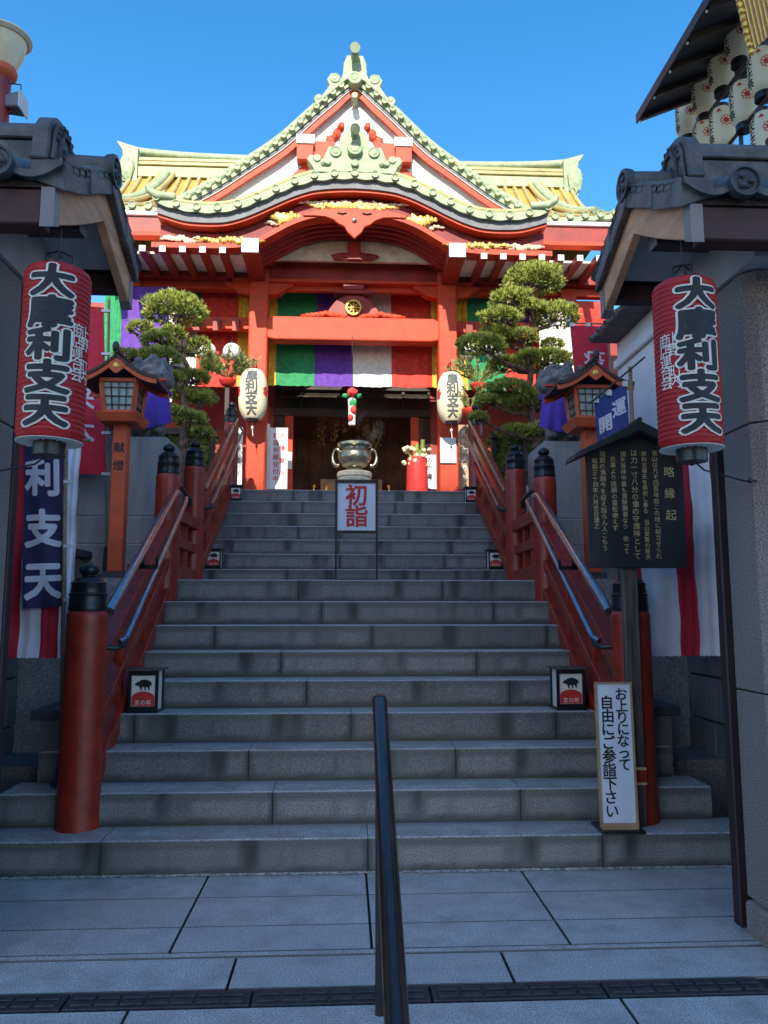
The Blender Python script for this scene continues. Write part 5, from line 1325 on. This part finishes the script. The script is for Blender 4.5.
# ================================================================== ORANGE WOODEN LANTERNS
def wood_lantern(s,label):
    Yl=6.62; X=XC+s*2.02
    t=thing('wooden_lantern',label,'lantern',(X,Yl,LAND),'orange wooden lanterns on posts')
    zb=zy(428,Yl); zr=zy(367,Yl)
    mb=MB(); mb.box(X-.060,X+.060,Yl-.060,Yl+.060,LAND+.06,zb); po=mb.build('post','orange',t,bevel=.006)
    mb=MB(); mb.box(X-.09,X+.09,Yl-.09,Yl+.09,LAND,LAND+.06); mb.build('foot','dkstone',t)
    fn=plane_fn((X,Yl-.0625,0),(1,0,0),(0,0,1)); mb=MB(); vtext(mb,'献燈',fn,0,zy(451,Yl),.095,.155,off=.02); mb.build('lettering','ink',po)
    w0=.168; mb=MB(); mb.hexa([(X-w0*.9,Yl-w0*.9,zb),(X+w0*.9,Yl-w0*.9,zb),(X+w0*.9,Yl+w0*.9,zb),(X-w0*.9,Yl+w0*.9,zb)],[(X-w0*1.12,Yl-w0*1.12,zb+.075),(X+w0*1.12,Yl-w0*1.12,zb+.075),(X+w0*1.12,Yl+w0*1.12,zb+.075),(X-w0*1.12,Yl+w0*1.12,zb+.075)]); mb.build('tray','orange',t,bevel=.004)
    z1=zb+.078; z2=zy(387,Yl); wb=.120; wt=.148
    mb=MB()
    for a in (-1,1):
        for c in (-1,1): mb.bar((X+a*wb,Yl+c*wb,z1),(X+a*wt,Yl+c*wt,z2),.032,.032)
    for z,w in ((z1+.012,wb),(z2-.01,wt)):
        for a in (-1,1): mb.bar((X-w,Yl+a*w,z),(X+w,Yl+a*w,z),.03,.03); mb.bar((X+a*w,Yl-w,z),(X+a*w,Yl+w,z),.03,.03)
    bx=mb.build('box_frame','orange',t)
    mb=MB(); k=.93; mb.hexa([(X-wb*k,Yl-wb*k,z1),(X+wb*k,Yl-wb*k,z1),(X+wb*k,Yl+wb*k,z1),(X-wb*k,Yl+wb*k,z1)],[(X-wt*k,Yl-wt*k,z2),(X+wt*k,Yl-wt*k,z2),(X+wt*k,Yl+wt*k,z2),(X-wt*k,Yl+wt*k,z2)]); mb.build('pane','pane',bx)
    mb=MB()
    for face in ((0,-1),(-1,0),(1,0),(0,1)):
        for i in range(1,4):
            f=-1+2*i/4
            if face[0]==0: mb.bar((X+f*wb*.9,Yl+face[1]*wb,z1+.02),(X+f*wt*.9,Yl+face[1]*wt,z2-.02),.007,.007)
            else: mb.bar((X+face[0]*wb,Yl+f*wb*.9,z1+.02),(X+face[0]*wt,Yl+f*wt*.9,z2-.02),.007,.007)
            z=z1+(z2-z1)*i/4; w=wb+(wt-wb)*i/4
            if face[0]==0: mb.bar((X-w,Yl+face[1]*w,z),(X+w,Yl+face[1]*w,z),.007,.007)
            else: mb.bar((X+face[0]*w,Yl-w,z),(X+face[0]*w,Yl+w,z),.007,.007)
    mb.build('lattice','dkwood',bx)
    # curved gable roof
    n=16; pr=[]
    for i in range(n+1):
        f=i/n; x=.33*f; z=(zr-.01)-(zr-z2+.0)*(1-(1-f)**1.7)*1.02; pr.append((x,z))
    symp=[(X-x,z) for x,z in reversed(pr)]+[(X+x,z) for x,z in pr[1:]]
    mb=MB(); mb.ribbon([(x,z+.022) for x,z in symp],[(x,z-.006) for x,z in symp],Yl-.26,Yl+.26); mb.build('lantern_roof','dkwood',t,smooth=True)
    mb=MB(); mb.ribbon([(x,z-.008) for x,z in symp],[(x,z-.048) for x,z in symp],Yl-.245,Yl-.222); mb.poly([(X+a,zr+b_) for a,b_ in [(-.07,-.07),(-.055,-.12),(-.02,-.15),(0,-.16),(.02,-.15),(.055,-.12),(.07,-.07),(0,-.03)]],Yl-.249,Yl-.23); mb.mark(); mb.ribbon([(x,z-.008) for x,z in symp],[(x,z-.048) for x,z in symp],Yl+.222,Yl+.245); mb.mark()
    rf=mb.build_split('barge_board','orange',t)[0]
    mb=MB(); mb.blob((X,Yl-.25,zr-.095),(.028,.012,.028),6,5); mb.build('gilt_flower','gold',rf)
    mb=MB(); mb.tube([(X,Yl-.28,zr+.03),(X,Yl+.28,zr+.03)],.026,10); mb.blob((X,Yl-.27,zr+.06),(.03,.03,.045)); mb.build('roof_ridge','dkwood',t,smooth=True)
    return t
wood_lantern(-1,'orange wooden lantern on a post in front of the left stone lion')
wood_lantern(1,'orange wooden lantern on a post in front of the right stone lion')
# ================================================================== LION GUARDIANS
def lion(s,label):
    Yk=7.55; X=XC+s*2.18; zp=zy(445,Yk); 
    t=thing('stone_plinth',label+' standing on it'.replace(' standing on it',''),'plinth',(X,Yk,LAND),'granite plinths under the lions')
    t['label']=('granite plinth under the left stone lion behind the orange lantern' if s<0 else 'granite plinth under the right stone lion behind the orange lantern')
    mb=MB(); mb.box(X-.50,X+.50,Yk-.40,Yk+.45,LAND,LAND+.34);  mb.build('base_block','pedestal',t,bevel=.01)
    mb=MB(); mb.box(X-.44,X+.44,Yk-.34,Yk+.40,LAND+.343,LAND+.60); mb.build('base_block','pedestal',t,bevel=.01)
    mb=MB(); mb.box(X-.40,X+.40,Yk-.30,Yk+.36,LAND+.603,zp-.003); mb.build('top_block','pedestal',t,bevel=.012)
    L_=thing('stone_lion',label,'statue',(X,Yk,zp),'pair of stone guardian lions')
    q=-s; Xh=X+q*.20
    b=MB(); 
    # body as one skinned surface: use joined blobs remeshed
    b.box(X-.34,X+.30,Yk-.22,Yk+.22,zp,zp+.05)
    b.blob((X+q*-.10,Yk,zp+.24),(.22,.17,.20),20,14,noise=.08,seed=1)
    b.blob((X+q*.08,Yk-.02,zp+.36),(.18,.17,.26),20,14,noise=.08,seed=2)
    b.blob((Xh,Yk-.08,zp+.62),(.19,.19,.19),22,16,noise=.12,seed=3)
    b.blob((Xh+q*.10,Yk-.20,zp+.57),(.12,.12,.09),16,10,noise=.1,seed=4)
    for e in (-1,1):
        b.tube([(Xh-q*.02+e*.07,Yk-.10,zp+.45),(Xh+e*.09,Yk-.16,zp+.22),(Xh+e*.09,Yk-.18,zp+.06),(Xh+e*.09,Yk-.24,zp+.04)],[.09,.065,.06,.055],12)
        b.blob((Xh+e*.09,Yk-.24,zp+.07),(.07,.09,.05))
        b.blob((X-q*.16,Yk+e*.13,zp+.15),(.14,.09,.13)); b.blob((X-q*.02,Yk+e*.15,zp+.07),(.10,.06,.05))
        b.blob((Xh+e*.13,Yk-.06,zp+.72),(.05,.03,.06)); b.blob((Xh+q*.04+e*.08,Yk-.24,zp+.66),(.035,.03,.03))
    b.blob((Xh+q*.10,Yk-.31,zp+.60),(.05,.035,.035))
    rr=random.Random(6)
    for k in range(46):
        a=rr.uniform(0,6.28); h=rr.uniform(-.14,.22)
        b.blob((Xh-q*.05+.21*math.cos(a)*(1 if math.cos(a)*q<.3 else .6),Yk-.02+.20*math.sin(a) if math.sin(a)>-.3 else Yk-.09,zp+.60+h),(.05,.05,.05),10,6,noise=.3,seed=k)
    b.tube([(X-q*.26,Yk,zp+.15),(X-q*.36,Yk,zp+.30),(X-q*.32,Yk,zp+.46),(X-q*.38,Yk,zp+.58)],[.06,.09,.08,.03],12)
    o=b.build('body','lion',L_,smooth=True)
    r_=o.modifiers.new('merge','REMESH'); r_.mode='VOXEL'; r_.voxel_size=.014; r_.use_smooth_shade=True
    mb=MB(); mb.box(Xh+q*.02,Xh+q*.17,Yk-.325,Yk-.20,zp+.532,zp+.548); mb.build('mouth','redink',o)
    # purple bib
    b=thing('purple_bib','purple cloth apron round the chest of the '+('left' if s<0 else 'right')+' stone lion','cloth',(Xh,Yk-.2,zp+.2),'purple cloths on the lions')
    mb=MB(); x0,x1=sorted((Xh-q*.16,Xh+q*.22)); vs=[]
    n=18;kz=10
    for th in (0,.008):
        for i in range(kz+1):
            f=i/kz
            for j in range(n+1):
                g=j/n; a=-1+2*g; vs.append(((x0+x1)/2+(x1-x0)/2*a*(.85+.25*f),Yk-.27-.05*(1-a*a)-th-.04*f+.018*math.sin(g*22+f)*f,zp+.46-.40*f*(1-.18*abs(a))))
    m_=(n+1)*(kz+1); F=[]
    for k in (0,1):
        F+=[(k*m_+i*(n+1)+j,k*m_+i*(n+1)+j+1,k*m_+(i+1)*(n+1)+j+1,k*m_+(i+1)*(n+1)+j) for i in range(kz) for j in range(n)]
    for j in range(n): F.append((j,j+1,j+1+m_,j+m_)); F.append((kz*(n+1)+j,kz*(n+1)+j+1,kz*(n+1)+j+1+m_,kz*(n+1)+j+m_))
    for i in range(kz): F.append((i*(n+1),(i+1)*(n+1),(i+1)*(n+1)+m_,i*(n+1)+m_)); F.append((i*(n+1)+n,(i+1)*(n+1)+n,(i+1)*(n+1)+n+m_,i*(n+1)+n+m_))
    mb.add(vs,F); mb.build('apron','purple',b,smooth=True)
    mb=MB(); mb.lathe((Xh,Yk-.10,zp+.455),[(.155,0),(.175,.0),(.18,.03),(.16,.04)],24,cap=False); mb.build('neck_band','purple',b,smooth=True)
lion(-1,'left grey stone guardian lion, head showing beside the orange lantern roof')
lion(1,'right grey stone guardian lion, head showing beside the orange lantern roof')
# ================================================================== BANNERS
def banner(name,label,Y,quad,m,text,tm,pole,group,grid=(14,22),amp=.012,cols=None):
    """quad: pixel corners tl,tr,br,bl on plane Y"""
    tl,tr,br,bl=[at(*p,Y=Y) for p in quad]
    t=thing(name,label,'banner',(pole.x,pole.y,pole.z),group)
    nx,ny=grid; vs=[]
    def S(g,f,d=0):
        a=tl.lerp(tr,g); b_=bl.lerp(br,g); p=a.lerp(b_,f)
        return Vector((p.x,p.y+amp*(math.sin(g*5+f*6+Y)+.6*math.sin(g*11-f*9))*(.3+f)-d,p.z))
    for d in (0,.004):
        for i in range(ny+1):
            for j in range(nx+1): vs.append(S(j/nx,i/ny,d))
    n=(nx+1)*(ny+1); F=[(k*n+i*(nx+1)+j,k*n+i*(nx+1)+j+1,k*n+(i+1)*(nx+1)+j+1,k*n+(i+1)*(nx+1)+j) for k in (0,1) for i in range(ny) for j in range(nx)]
    for j in range(nx): F.append((j,j+1,j+1+n,j+n)); q=ny*(nx+1)+j; F.append((q,q+1,q+1+n,q+n))
    for i in range(ny): F.append((i*(nx+1),(i+1)*(nx+1),(i+1)*(nx+1)+n,i*(nx+1)+n)); q=i*(nx+1)+nx; F.append((q,q+nx+1,q+nx+1+n,q+n))
    mb=MB(); mb.add(vs,F); c=mb.build('cloth',m,t,smooth=True)
    for (gc,f0,pitch,size,tx,off) in text:
        W_=(tr-tl).length; H_=(bl-tl).length
        mb=MB(); fn=lambda u,v: S(gc+u/W_, f0-v/H_, .0085)
        vtext(mb,tx,fn,0,0,size,pitch,off=off,step=.2); mb.build('lettering',tm,c,smooth=True)

    return t,tl,tr,br,bl
def pole_(t,p0,p1,r,m='bamboo'):
    mb=MB(); p0,p1=Vector(p0),Vector(p1); n=10; pts=[];rs=[]
    for i in range(n):
        for e in (0,.06,.94):
            f=(i+e)/n; pts.append(p0.lerp(p1,f)); rs.append(r*(1.15 if e==0 else 1))
    pts.append(p1); rs.append(r); mb.tube(pts,rs,10); return mb.build('pole',m,t,smooth=True)
def tabs(t,pts,w=.03,h=.022):
    mb=MB()
    for p in pts: mb.box(p[0]-w,p[0]+w,p[1]-.012,p[1]+.012,p[2]-h/2,p[2]+h/2); mb.mark()
    mb.build_split('tie_tab','plastic',t)
# dark purple banner at left
Yb_=4.92; pb=Vector((at(68,640,Y=Yb_).x,Yb_,.37))
t,tl,tr,br,bl=banner('nobori_banner','dark purple banner with three white characters beside the left pillar',Yb_,[(22,340),(67,345),(66,606),(24,609)],'navy',[(.47,.335,.3,.245,'摩',.04),(.47,.52,.325,.245,'利支天',.04)],'whiteink',pb,'tall cloth banners on bamboo poles')
pole_(t,(at(68,640,Y=Yb_).x,Yb_,.371),(at(68,330,Y=Yb_).x,Yb_,at(68,335,Y=Yb_).z),.013); tabs(t,[tuple(at(68,y,Y=Yb_-.005)) for y in (482,546,600)],.024,.02)
mb=MB(); mb.lathe((pb.x,Yb_,.371),[(.06,0),(.06,.03),(.03,.05),(.025,.16)],20); mb.build('base','dkstone',t)
# red banner at left
Yb_=7.05; pb=Vector((at(107,570,Y=Yb_).x,Yb_,LAND))
t,tl,tr,br,bl=banner('nobori_banner','red banner hanging behind the big red lantern on the left',Yb_,[(58,303),(104,308),(106,475),(58,473)],'redcloth',[(.50,.55,.30,.24,'来大',.02)],'whiteink',pb,'tall cloth banners on bamboo poles',amp=.01)
pole_(t,(at(107,560,Y=Yb_).x,Yb_,LAND),(at(109,300,Y=Yb_).x,Yb_,at(109,300,Y=Yb_).z),.012); tabs(t,[tuple(at(106,y,Y=Yb_-.005)) for y in (311,354,433,474)],.038,.025)
mb=MB(); mb.lathe((pb.x,Yb_,LAND+.001),[(.14,0),(.14,.04),(.04,.06),(.035,.30)],20); mb.build('base','dkstone',t)
# red banner right
Yb_=8.4; pb=Vector((at(612,500,Y=Yb_).x,Yb_,LAND))
t,tl,tr,br,bl=banner('nobori_banner','bright red banner with white writing behind the right orange lantern',Yb_,[(570,325),(607,327),(616,470),(582,470)],'redcloth',[(.60,.24,.42,.27,'疫病退散',.01)],'whiteink',pb,'tall cloth banners on bamboo poles',amp=.015)
pole_(t,(at(614,500,Y=Yb_).x,Yb_,LAND),(at(608,322,Y=Yb_).x,Yb_,at(608,322,Y=Yb_).z),.014); a=at(566,323,Y=Yb_);b_=at(610,324,Y=Yb_); mb=MB(); mb.tube([a,b_],.01,8); mb.build('cross_rod','bamboo',t); tabs(t,[tuple(at(x,325,Y=Yb_-.01)) for x in (572,588,606)],.025,.04)
# blue banner right
Yb_=5.95; pb=Vector((at(634,520,Y=Yb_).x,Yb_,1.11))
t,tl,tr,br,bl=banner('nobori_banner','navy blue banner with white writing above the notice board roof',Yb_,[(594,401),(626,383),(637,540),(606,545)],'blue',[(.72,.13,.28,.135,'運成',.03),(.28,.19,.28,.135,'開並',.03)],'whiteink',pb,'tall cloth banners on bamboo poles',amp=.01)
pole_(t,(at(636,520,Y=Yb_).x,Yb_,1.11),(at(630,367,Y=Yb_).x,Yb_,at(630,367,Y=Yb_).z),.016); a=at(589,404,Y=Yb_-.03);b_=at(645,357,Y=Yb_-.03); mb=MB(); mb.tube([a,b_],.008,8); mb.build('cross_rod','dkwood',t); tabs(t,[tuple(at(x,y,Y=Yb_-.01)) for x,y in ((596,400),(609,393),(625,384))],.02,.045)
# ================================================================== RED AND WHITE STRIPED CURTAINS
def kohaku(s,label,segs,Yk,zb,zt,slope):
    t=thing('striped_curtain',label,'curtain',(segs[0][0],Yk,zt),'red and white striped celebration curtains')
    for i,(x0,x1,m) in enumerate(segs):
        mb=MB(); cloth(mb,x0,x1,Yk,zb,zt,m,amp=.006,fr=.8,seed=i+3,nx=14,nz=34)
        mb.v=[(x+slope*(zt-z),y+.010*math.sin(z*9+x*5)+.006*math.sin(z*23+x*17),z) for x,y,z in mb.v]; mb.build('stripe',None,t,smooth=True)
    mb=MB(); mb.tube([(segs[0][0]-.05,Yk+.04,zt+.01),(segs[-1][1]+.05,Yk+.04,zt+.01)],.012,8); mb.build('rod','bamboo',t)
Yk=5.02; zb=zy(656,Yk,680)
x=lambda p:at(p,656,Y=Yk).x
kohaku(1,'red and white striped curtain on the right, behind the notice board',[(x(618)+.02,x(640)+.02,'redcloth'),(x(640)+.02,x(676)+.02,'whitecloth'),(x(676)+.02,x(695)+.02,'redcloth'),(x(695)+.02,x(717)+.02,'whitecloth'),(x(717)+.02,x(735),'redcloth')],Yk,zb,zy(440,Yk,680),.012)
kohaku(-1,'red and white striped curtain on the left, behind the dark purple banner',[(x(-12),x(17),'redcloth'),(x(17),x(39),'whitecloth'),(x(39),x(57),'redcloth'),(x(57),x(70),'whitecloth')],Yk,zb,zy(440,Yk,30),0.)
# ================================================================== PINES AND SHRUBS
def tufts(mb,c,r,n,ln=.075,w=.010,seed=0,flat=.0,blades=5):
    rr=random.Random(seed)
    for _ in range(n):
        th=rr.uniform(0,2*math.pi); u=rr.uniform(-.55,1); k=(1-u*u)**.5; rad=rr.uniform(.80,1.04)
        lump=1+.13*math.sin(3*th+seed)*math.cos(2.3*u*3+seed)+.08*math.sin(7*th+2*seed)
        d=Vector((k*math.cos(th),k*math.sin(th),u)); p=Vector((c[0]+d.x*r[0]*rad*lump,c[1]+d.y*r[1]*rad*lump,c[2]+d.z*r[2]*rad))
        ax=(Vector((d.x/r[0],d.y/r[1],d.z/r[2])).normalized()*.9+Vector((0,0,.75))+Vector((rr.uniform(-.5,.5),rr.uniform(-.5,.5),rr.uniform(-.3,.4)))).normalized()
        for b_ in range(blades):
            v=(ax+Vector((rr.uniform(-1,1),rr.uniform(-1,1),rr.uniform(-1,1)))*.62).normalized(); s_=v.cross(Vector((rr.uniform(-1,1),rr.uniform(-1,1),rr.uniform(-1,1)))).normalized()*w
            l=ln*rr.uniform(.7,1.25); mb.add([p-s_,p+s_,p+v*l],[(0,1,2)])
def pine(px,label,Y,pads,trunk,dens,ln=.058,w=.009):
    """pads: (px,py,rx_px,rz_px,dy)"""
    z0=TOPZ-.05 if Y>9.6 else LAND
    base=at(px,430,Y=Y)
    t=thing('pine_tree',label,'tree',(base.x,Y,z0),'cloud-pruned pines before the temple')
    tr=[Vector((base.x,Y,z0))]+[at(a,b_,Y=Y) for a,b_ in trunk]
    n=len(tr); mb=MB(); rs=[.058*(1-.7*i/(n-1)) for i in range(n)]
    pts=[];r2=[]
    for i in range(n-1):
        for k in range(4): f=k/4; pts.append(tr[i].lerp(tr[i+1],f)+Vector((.012*math.sin(i*3+k*2),.015*math.cos(k*3+i),0))); r2.append(rs[i]+(rs[i+1]-rs[i])*f)
    pts.append(tr[-1]); r2.append(rs[-1]); mb.tube(pts,r2,12); to=mb.build('trunk','bark',t,smooth=True)
    s_=Y/780*1.0
    lb=MB()
    for i,(a,b_,rx,rz,dy) in enumerate(pads):
        c=at(a,b_,Y=Y+dy); q=min(tr,key=lambda v:(v-c).length+(0 if v.z<=c.z else .6))
        mid=q.lerp(c,.5)+Vector((0,0,-.05)); lb=MB(); lb.tube([q,mid,c+Vector((0,0,-rz*s_*.2))],[.035,.024,.012],8)
        for _ in range(5):
            rr=random.Random(i*10+_); e=c+Vector((rr.uniform(-1,1)*rx*s_*.7,rr.uniform(-1,1)*rx*s_*.6,rr.uniform(-.1,.3)*rz*s_)); lb.tube([mid.lerp(c,.5),e],[.012,.005],5)
        lb.build('limb','bark',to,smooth=True)
    for i,(a,b_,rx,rz,dy) in enumerate(pads):
        mb=MB(); c=at(a,b_,Y=Y+dy); r=(rx*s_*(.97 if px<300 else 1.04),rx*s_*.95,rz*s_*1.0)
        tufts(mb,c,r,int(dens*(r[0]*r[0]+r[0]*r[2]*1.2)),ln,w,seed=i+px)
        mb.build('needle_pad','needle',t)
PL=[(175,312,30,17,0),(173,334,12,6,-.1),(142,330,13,7,-.15),(158,341,16,7,-.25),(128,357,12,6,-.2),(150,352,8,4,0),(160,358,19,8,-.25),(143,362,14,5,.1),(199,350,12,12,.1),(211,367,9,8,.2),(193,378,16,7,.1),(173,378,12,5,-.1),(203,399,13,8,.15),(182,395,12,7,.1),(190,420,16,8,0),(175,412,9,5,-.2),(200,434,13,6,.1)]
pine(186,'cloud-pruned pine with a big rounded top left of the porch',9.35,PL,[(184,440),(188,420),(184,395),(188,372),(182,350),(178,322)],6200)
PR=[(534,282,28,17,0),(512,301,20,11,-.1),(500,318,19,8,-.2),(533,309,13,6,-.15),(556,317,21,14,.05),(480,346,22,9,-.2),(497,335,17,7,0),(520,338,16,8,-.1),(508,365,17,7,.1),(547,362,24,11,.1),(528,356,10,5,-.1),(508,390,20,9,-.1),(530,402,26,13,.05),(488,402,11,5,-.2),(545,432,20,9,0),(515,433,16,7,.1),(478,418,9,4,-.1),(552,345,10,5,.2)]
pine(534,'taller cloud-pruned pine with layered pads right of the porch',9.35,PR,[(536,440),(531,415),(527,395),(531,372),(529,352),(534,330),(528,312),(532,292)],6200)
def shrub(px,py,Y,r,label,n,z0,mat_='leaf',pot=None):
    c=at(px,py,Y=Y); t=thing('flower_arrangement',label,'plant',(c.x,Y,z0),'sprays of pale foliage beside the porch columns')
    rr=random.Random(px); mb=MB()
    for _ in range(n):
        th=rr.uniform(0,6.28); e=rr.uniform(.1,1); d=Vector((math.cos(th),math.sin(th)*.7,e*.75)).normalized(); tip=c+Vector((d.x*r[0],d.y*r[0],d.z*r[1]))*rr.uniform(.6,1.1)
        b0=c+Vector((0,0,-r[1]*.6)); mb.tube([b0,b0.lerp(tip,.5)+Vector((0,0,.02)),tip],[.004,.003,.002],4)
        for k in range(14):
            f=rr.uniform(.35,1); p=b0.lerp(tip,f)+Vector((0,0,.02)); v=(d+Vector((rr.uniform(-1,1),rr.uniform(-1,1),rr.uniform(-.6,1)))).normalized()*.05; s_=v.cross(Vector((0,1,.3))).normalized()*.010; mb.add([p-s_,p+v*.5+s_,p+v,p+v*.5-s_*1.5],[(0,1,2,3)])
    mb.build('foliage',mat_,t)
    mb=MB(); z1=c.z-r[1]*.6; mb.lathe((c.x,Y,z1-.10),[(.07,0),(.09,.01),(.12,.07),(.125,.08),(.125,.095),(.09,.095)],22); mb.build('tray','redsilk',t,smooth=True)
    mb=MB(); mb.box(c.x-.03,c.x+.03,Y-.03,Y+.03,z0,z1-.10); mb.build('stand','dkwood',t)
shrub(228,368,11.0,(.46,.28),'spray of pale leaves on an orange tray left of the left column',70,TOPZ)
shrub(478,372,11.0,(.46,.30),'spray of pale leaves on an orange tray right of the right column',70,TOPZ)
shrub(470,400,10.85,(.30,.22),'low spray of leaves above the right railing top, beside the lantern',34,TOPZ)
for s,label in ((-1,'low clipped hedge behind the left railing posts'),(1,'low clipped hedge behind the right railing posts')):
    mb=MB(); rr=random.Random(5+s); x0,x1=sorted((XC+s*1.85,XC+s*3.1)); zt=zy(438,10.4)
    for _ in range(5200):
        p=Vector((rr.uniform(x0,x1),rr.uniform(10.15,10.6),rr.uniform(TOPZ,zt)))
        if rr.random()<.7: 
            if rr.random()<.5: p.y=10.15+rr.uniform(-.03,.03)
            else: p.z=zt+rr.uniform(-.04,.03)
        v=Vector((rr.uniform(-1,1),rr.uniform(-1,1),rr.uniform(-.4,1))).normalized()*.045; s_=v.cross(Vector((rr.uniform(-1,1),rr.uniform(-1,1),rr.uniform(-1,1)))).normalized()*.018
        mb.add([p-s_*.3,p+v*.5+s_,p+v,p+v*.5-s_],[(0,1,2,3)])
    mb.box(x0+.05,x1-.05,10.22,10.55,TOPZ-.002,zt-.05)
    t=mb.build('hedge','hedge',loc=((x0+x1)/2,10.35,TOPZ)); tag(t,label,'hedge','low hedges at the temple terrace')
    t=thing('low_fence','dark wooden rail fence in front of the '+('left' if s<0 else 'right')+' hedge','fence',((x0+x1)/2,10.05,TOPZ),'low dark fences at the temple terrace')
    mb=MB(); z=zy(433,10.0); mb.box(x0-.05,x1+.05,10.0,10.06,z-.04,z+.04); mb.mark(); mb.box(x0-.05,x1+.05,10.0,10.05,z-.5,z-.44); mb.mark(); mb.build_split('rail','dkwood',t)
    mb=MB()
    for k in range(4): x=x0+(x1-x0)*k/3; mb.box(x-.03,x+.03,10.061,10.11,TOPZ-.004,z+.06); mb.mark()
    mb.build_split('fence_post','dkwood',t)
# ================================================================== SIDE WALLS / NEIGHBOURS
t=thing('plaster_wall','tall white plastered wall with tile coping right of the temple stairs','wall',(2.95,8,0))
Xw=2.97; z_=lambda px,py:at(px,py,X=2.95).z
zt=4.42
mb=MB(); mb.box(Xw,Xw+.2,4.4,8.15,z_(650,440),zt-.08); w_=mb.build('plaster_face','wallwhite',t)
mb=MB(); zz=z_(650,335); mb.box(Xw-.05,Xw,4.4,8.15,zz-.05,zz+.05); mb.build('plaster_band','wallwhite',t,bevel=.01)
mb=MB(); mb.box(Xw-.04,Xw+.2,4.4,8.15,z_(650,440)-.28,z_(650,440)-.004); mb.build('timber_sill','lion',t)
mb=MB(); mb.box(Xw-.02,Xw+.2,4.4,8.15,1.8,z_(650,440)-.284); mb.build('lower_wall','masonry',t)
mb=MB(); mb.add([(Xw-.28,4.4,zt-.10),(Xw+.1,4.4,zt+.18),(Xw+.5,4.4,zt-.10),(Xw-.28,8.15,zt-.10),(Xw+.1,8.15,zt+.18),(Xw+.5,8.15,zt-.10)],[(0,1,2),(5,4,3),(0,3,4,1),(1,4,5,2),(2,5,3,0)])
cp=mb.build('coping','tile',t)
mb=MB(); y=4.45
while y<8.1:
    mb.tube([(Xw-.32,y,zt-.10),(Xw+.1,y,zt+.20)],.04,10); y+=.24
mb.tube([(Xw+.1,4.4,zt+.21),(Xw+.1,8.15,zt+.21)],.06,12); mb.build('coping_tile','tile',cp,smooth=True)
# left neighbour wall
t=thing('side_wall','dark stone clad wall behind the red banner on the left','wall',(-2.9,8,0))
mb=MB(); mb.box(-3.2,-2.78,4.4,10.4,1.75,3.3); mb.build('wall_face','masonry',t)
# little gold lit curtain corner by the wall
# buildings across the street behind the viewer; they cast the shade over the stairs
def street_building(x0,x1,y,h,label,n):
    t=thing('street_building',label,'building',((x0+x1)/2,y,0),'buildings across the street behind the viewer')
    mb=MB(); mb.box(x0,x1,y-9,y,0,h); mb.build('facade','wallgrey',t)
    mb=MB(); mb.box(x0-.1,x1+.1,y-9.1,y+.12,h,h+.35); mb.build('parapet','grey',t)
    fl=int(h/3.2)
    for f in range(fl):
        k=int((x1-x0)/2.6)
        for i in range(k):
            xc=x0+(i+.5)*(x1-x0)/k; mb=MB(); mb.box(xc-.8,xc+.8,y,y+.05,f*3.2+.9,f*3.2+2.5); w=mb.build('window','glass',t)
            mb=MB(); 
            for q in (-.84,0,.80): mb.box(xc+q,xc+q+.04,y+.002,y+.07,f*3.2+.86,f*3.2+2.54)
            for q in (.86,2.5): mb.box(xc-.84,xc+.84,y+.002,y+.075,f*3.2+q,f*3.2+q+.04)
            mb.build('frame','grey',w)
YBL=-30.0
def hsh(z,y): return z+math.tan(SEL)/math.cos(SAZ)*(y-YBL)
SEL,SAZ=R(37),R(7)
h1=hsh(3.02,11.25); 
street_building(-13,-1.6,YBL,h1-.35,'plain grey office building across the street behind the viewer',4)
street_building(-1.4,9,YBL,h1+2.2,'taller grey building to the right across the street behind the viewer',5)
# ================================================================== CAMERA, SUN, SKY
cam=bpy.data.cameras.new('camera'); cam.sensor_fit='VERTICAL'; cam.sensor_height=24; cam.lens=F_/1024*24; cam.clip_end=3000; cam.clip_start=.05
co=bpy.data.objects.new('camera',cam); COL.objects.link(co); co.location=(0,0,EYE)
co.rotation_euler=(math.pi/2+PT,0,-YW); scene.camera=co
SEL,SAZ=R(37),R(7)         # elevation; sun behind the viewer, slightly to the left
sd=Vector((-math.sin(SAZ)*math.cos(SEL),-math.cos(SAZ)*math.cos(SEL),math.sin(SEL)))
sun=bpy.data.lights.new('sun','SUN'); sun.energy=3.2; sun.angle=R(.5); sun.color=(1,.93,.82)
so=bpy.data.objects.new('sun',sun); COL.objects.link(so); so.rotation_euler=sd.to_track_quat('Z','Y').to_euler()
w=bpy.data.worlds.new('World'); scene.world=w; w.use_nodes=True; N=w.node_tree.nodes; L=w.node_tree.links
sky=N.new('ShaderNodeTexSky'); sky.sky_type='NISHITA'; sky.sun_disc=False; sky.sun_elevation=SEL; sky.sun_rotation=math.pi+SAZ
sky.altitude=0; sky.air_density=1.0; sky.dust_density=.6; sky.ozone_density=2.5
hs=N.new('ShaderNodeHueSaturation'); hs.inputs['Saturation'].default_value=1.36; L.new(sky.outputs[0],hs.inputs['Color']); tn=N.new('ShaderNodeMixRGB'); tn.blend_type='MULTIPLY'; tn.inputs[0].default_value=1; tn.inputs[2].default_value=(1.12,.99,.915,1); L.new(hs.outputs[0],tn.inputs[1]); L.new(tn.outputs[0],N['Background'].inputs[0]); N['Background'].inputs[1].default_value=.15
scene.view_settings.view_transform='Standard'; scene.view_settings.look='None'; scene.view_settings.gamma=1; scene.view_settings.exposure=1.25
scene.cycles.max_bounces=6
bpy.context.view_layer.update()
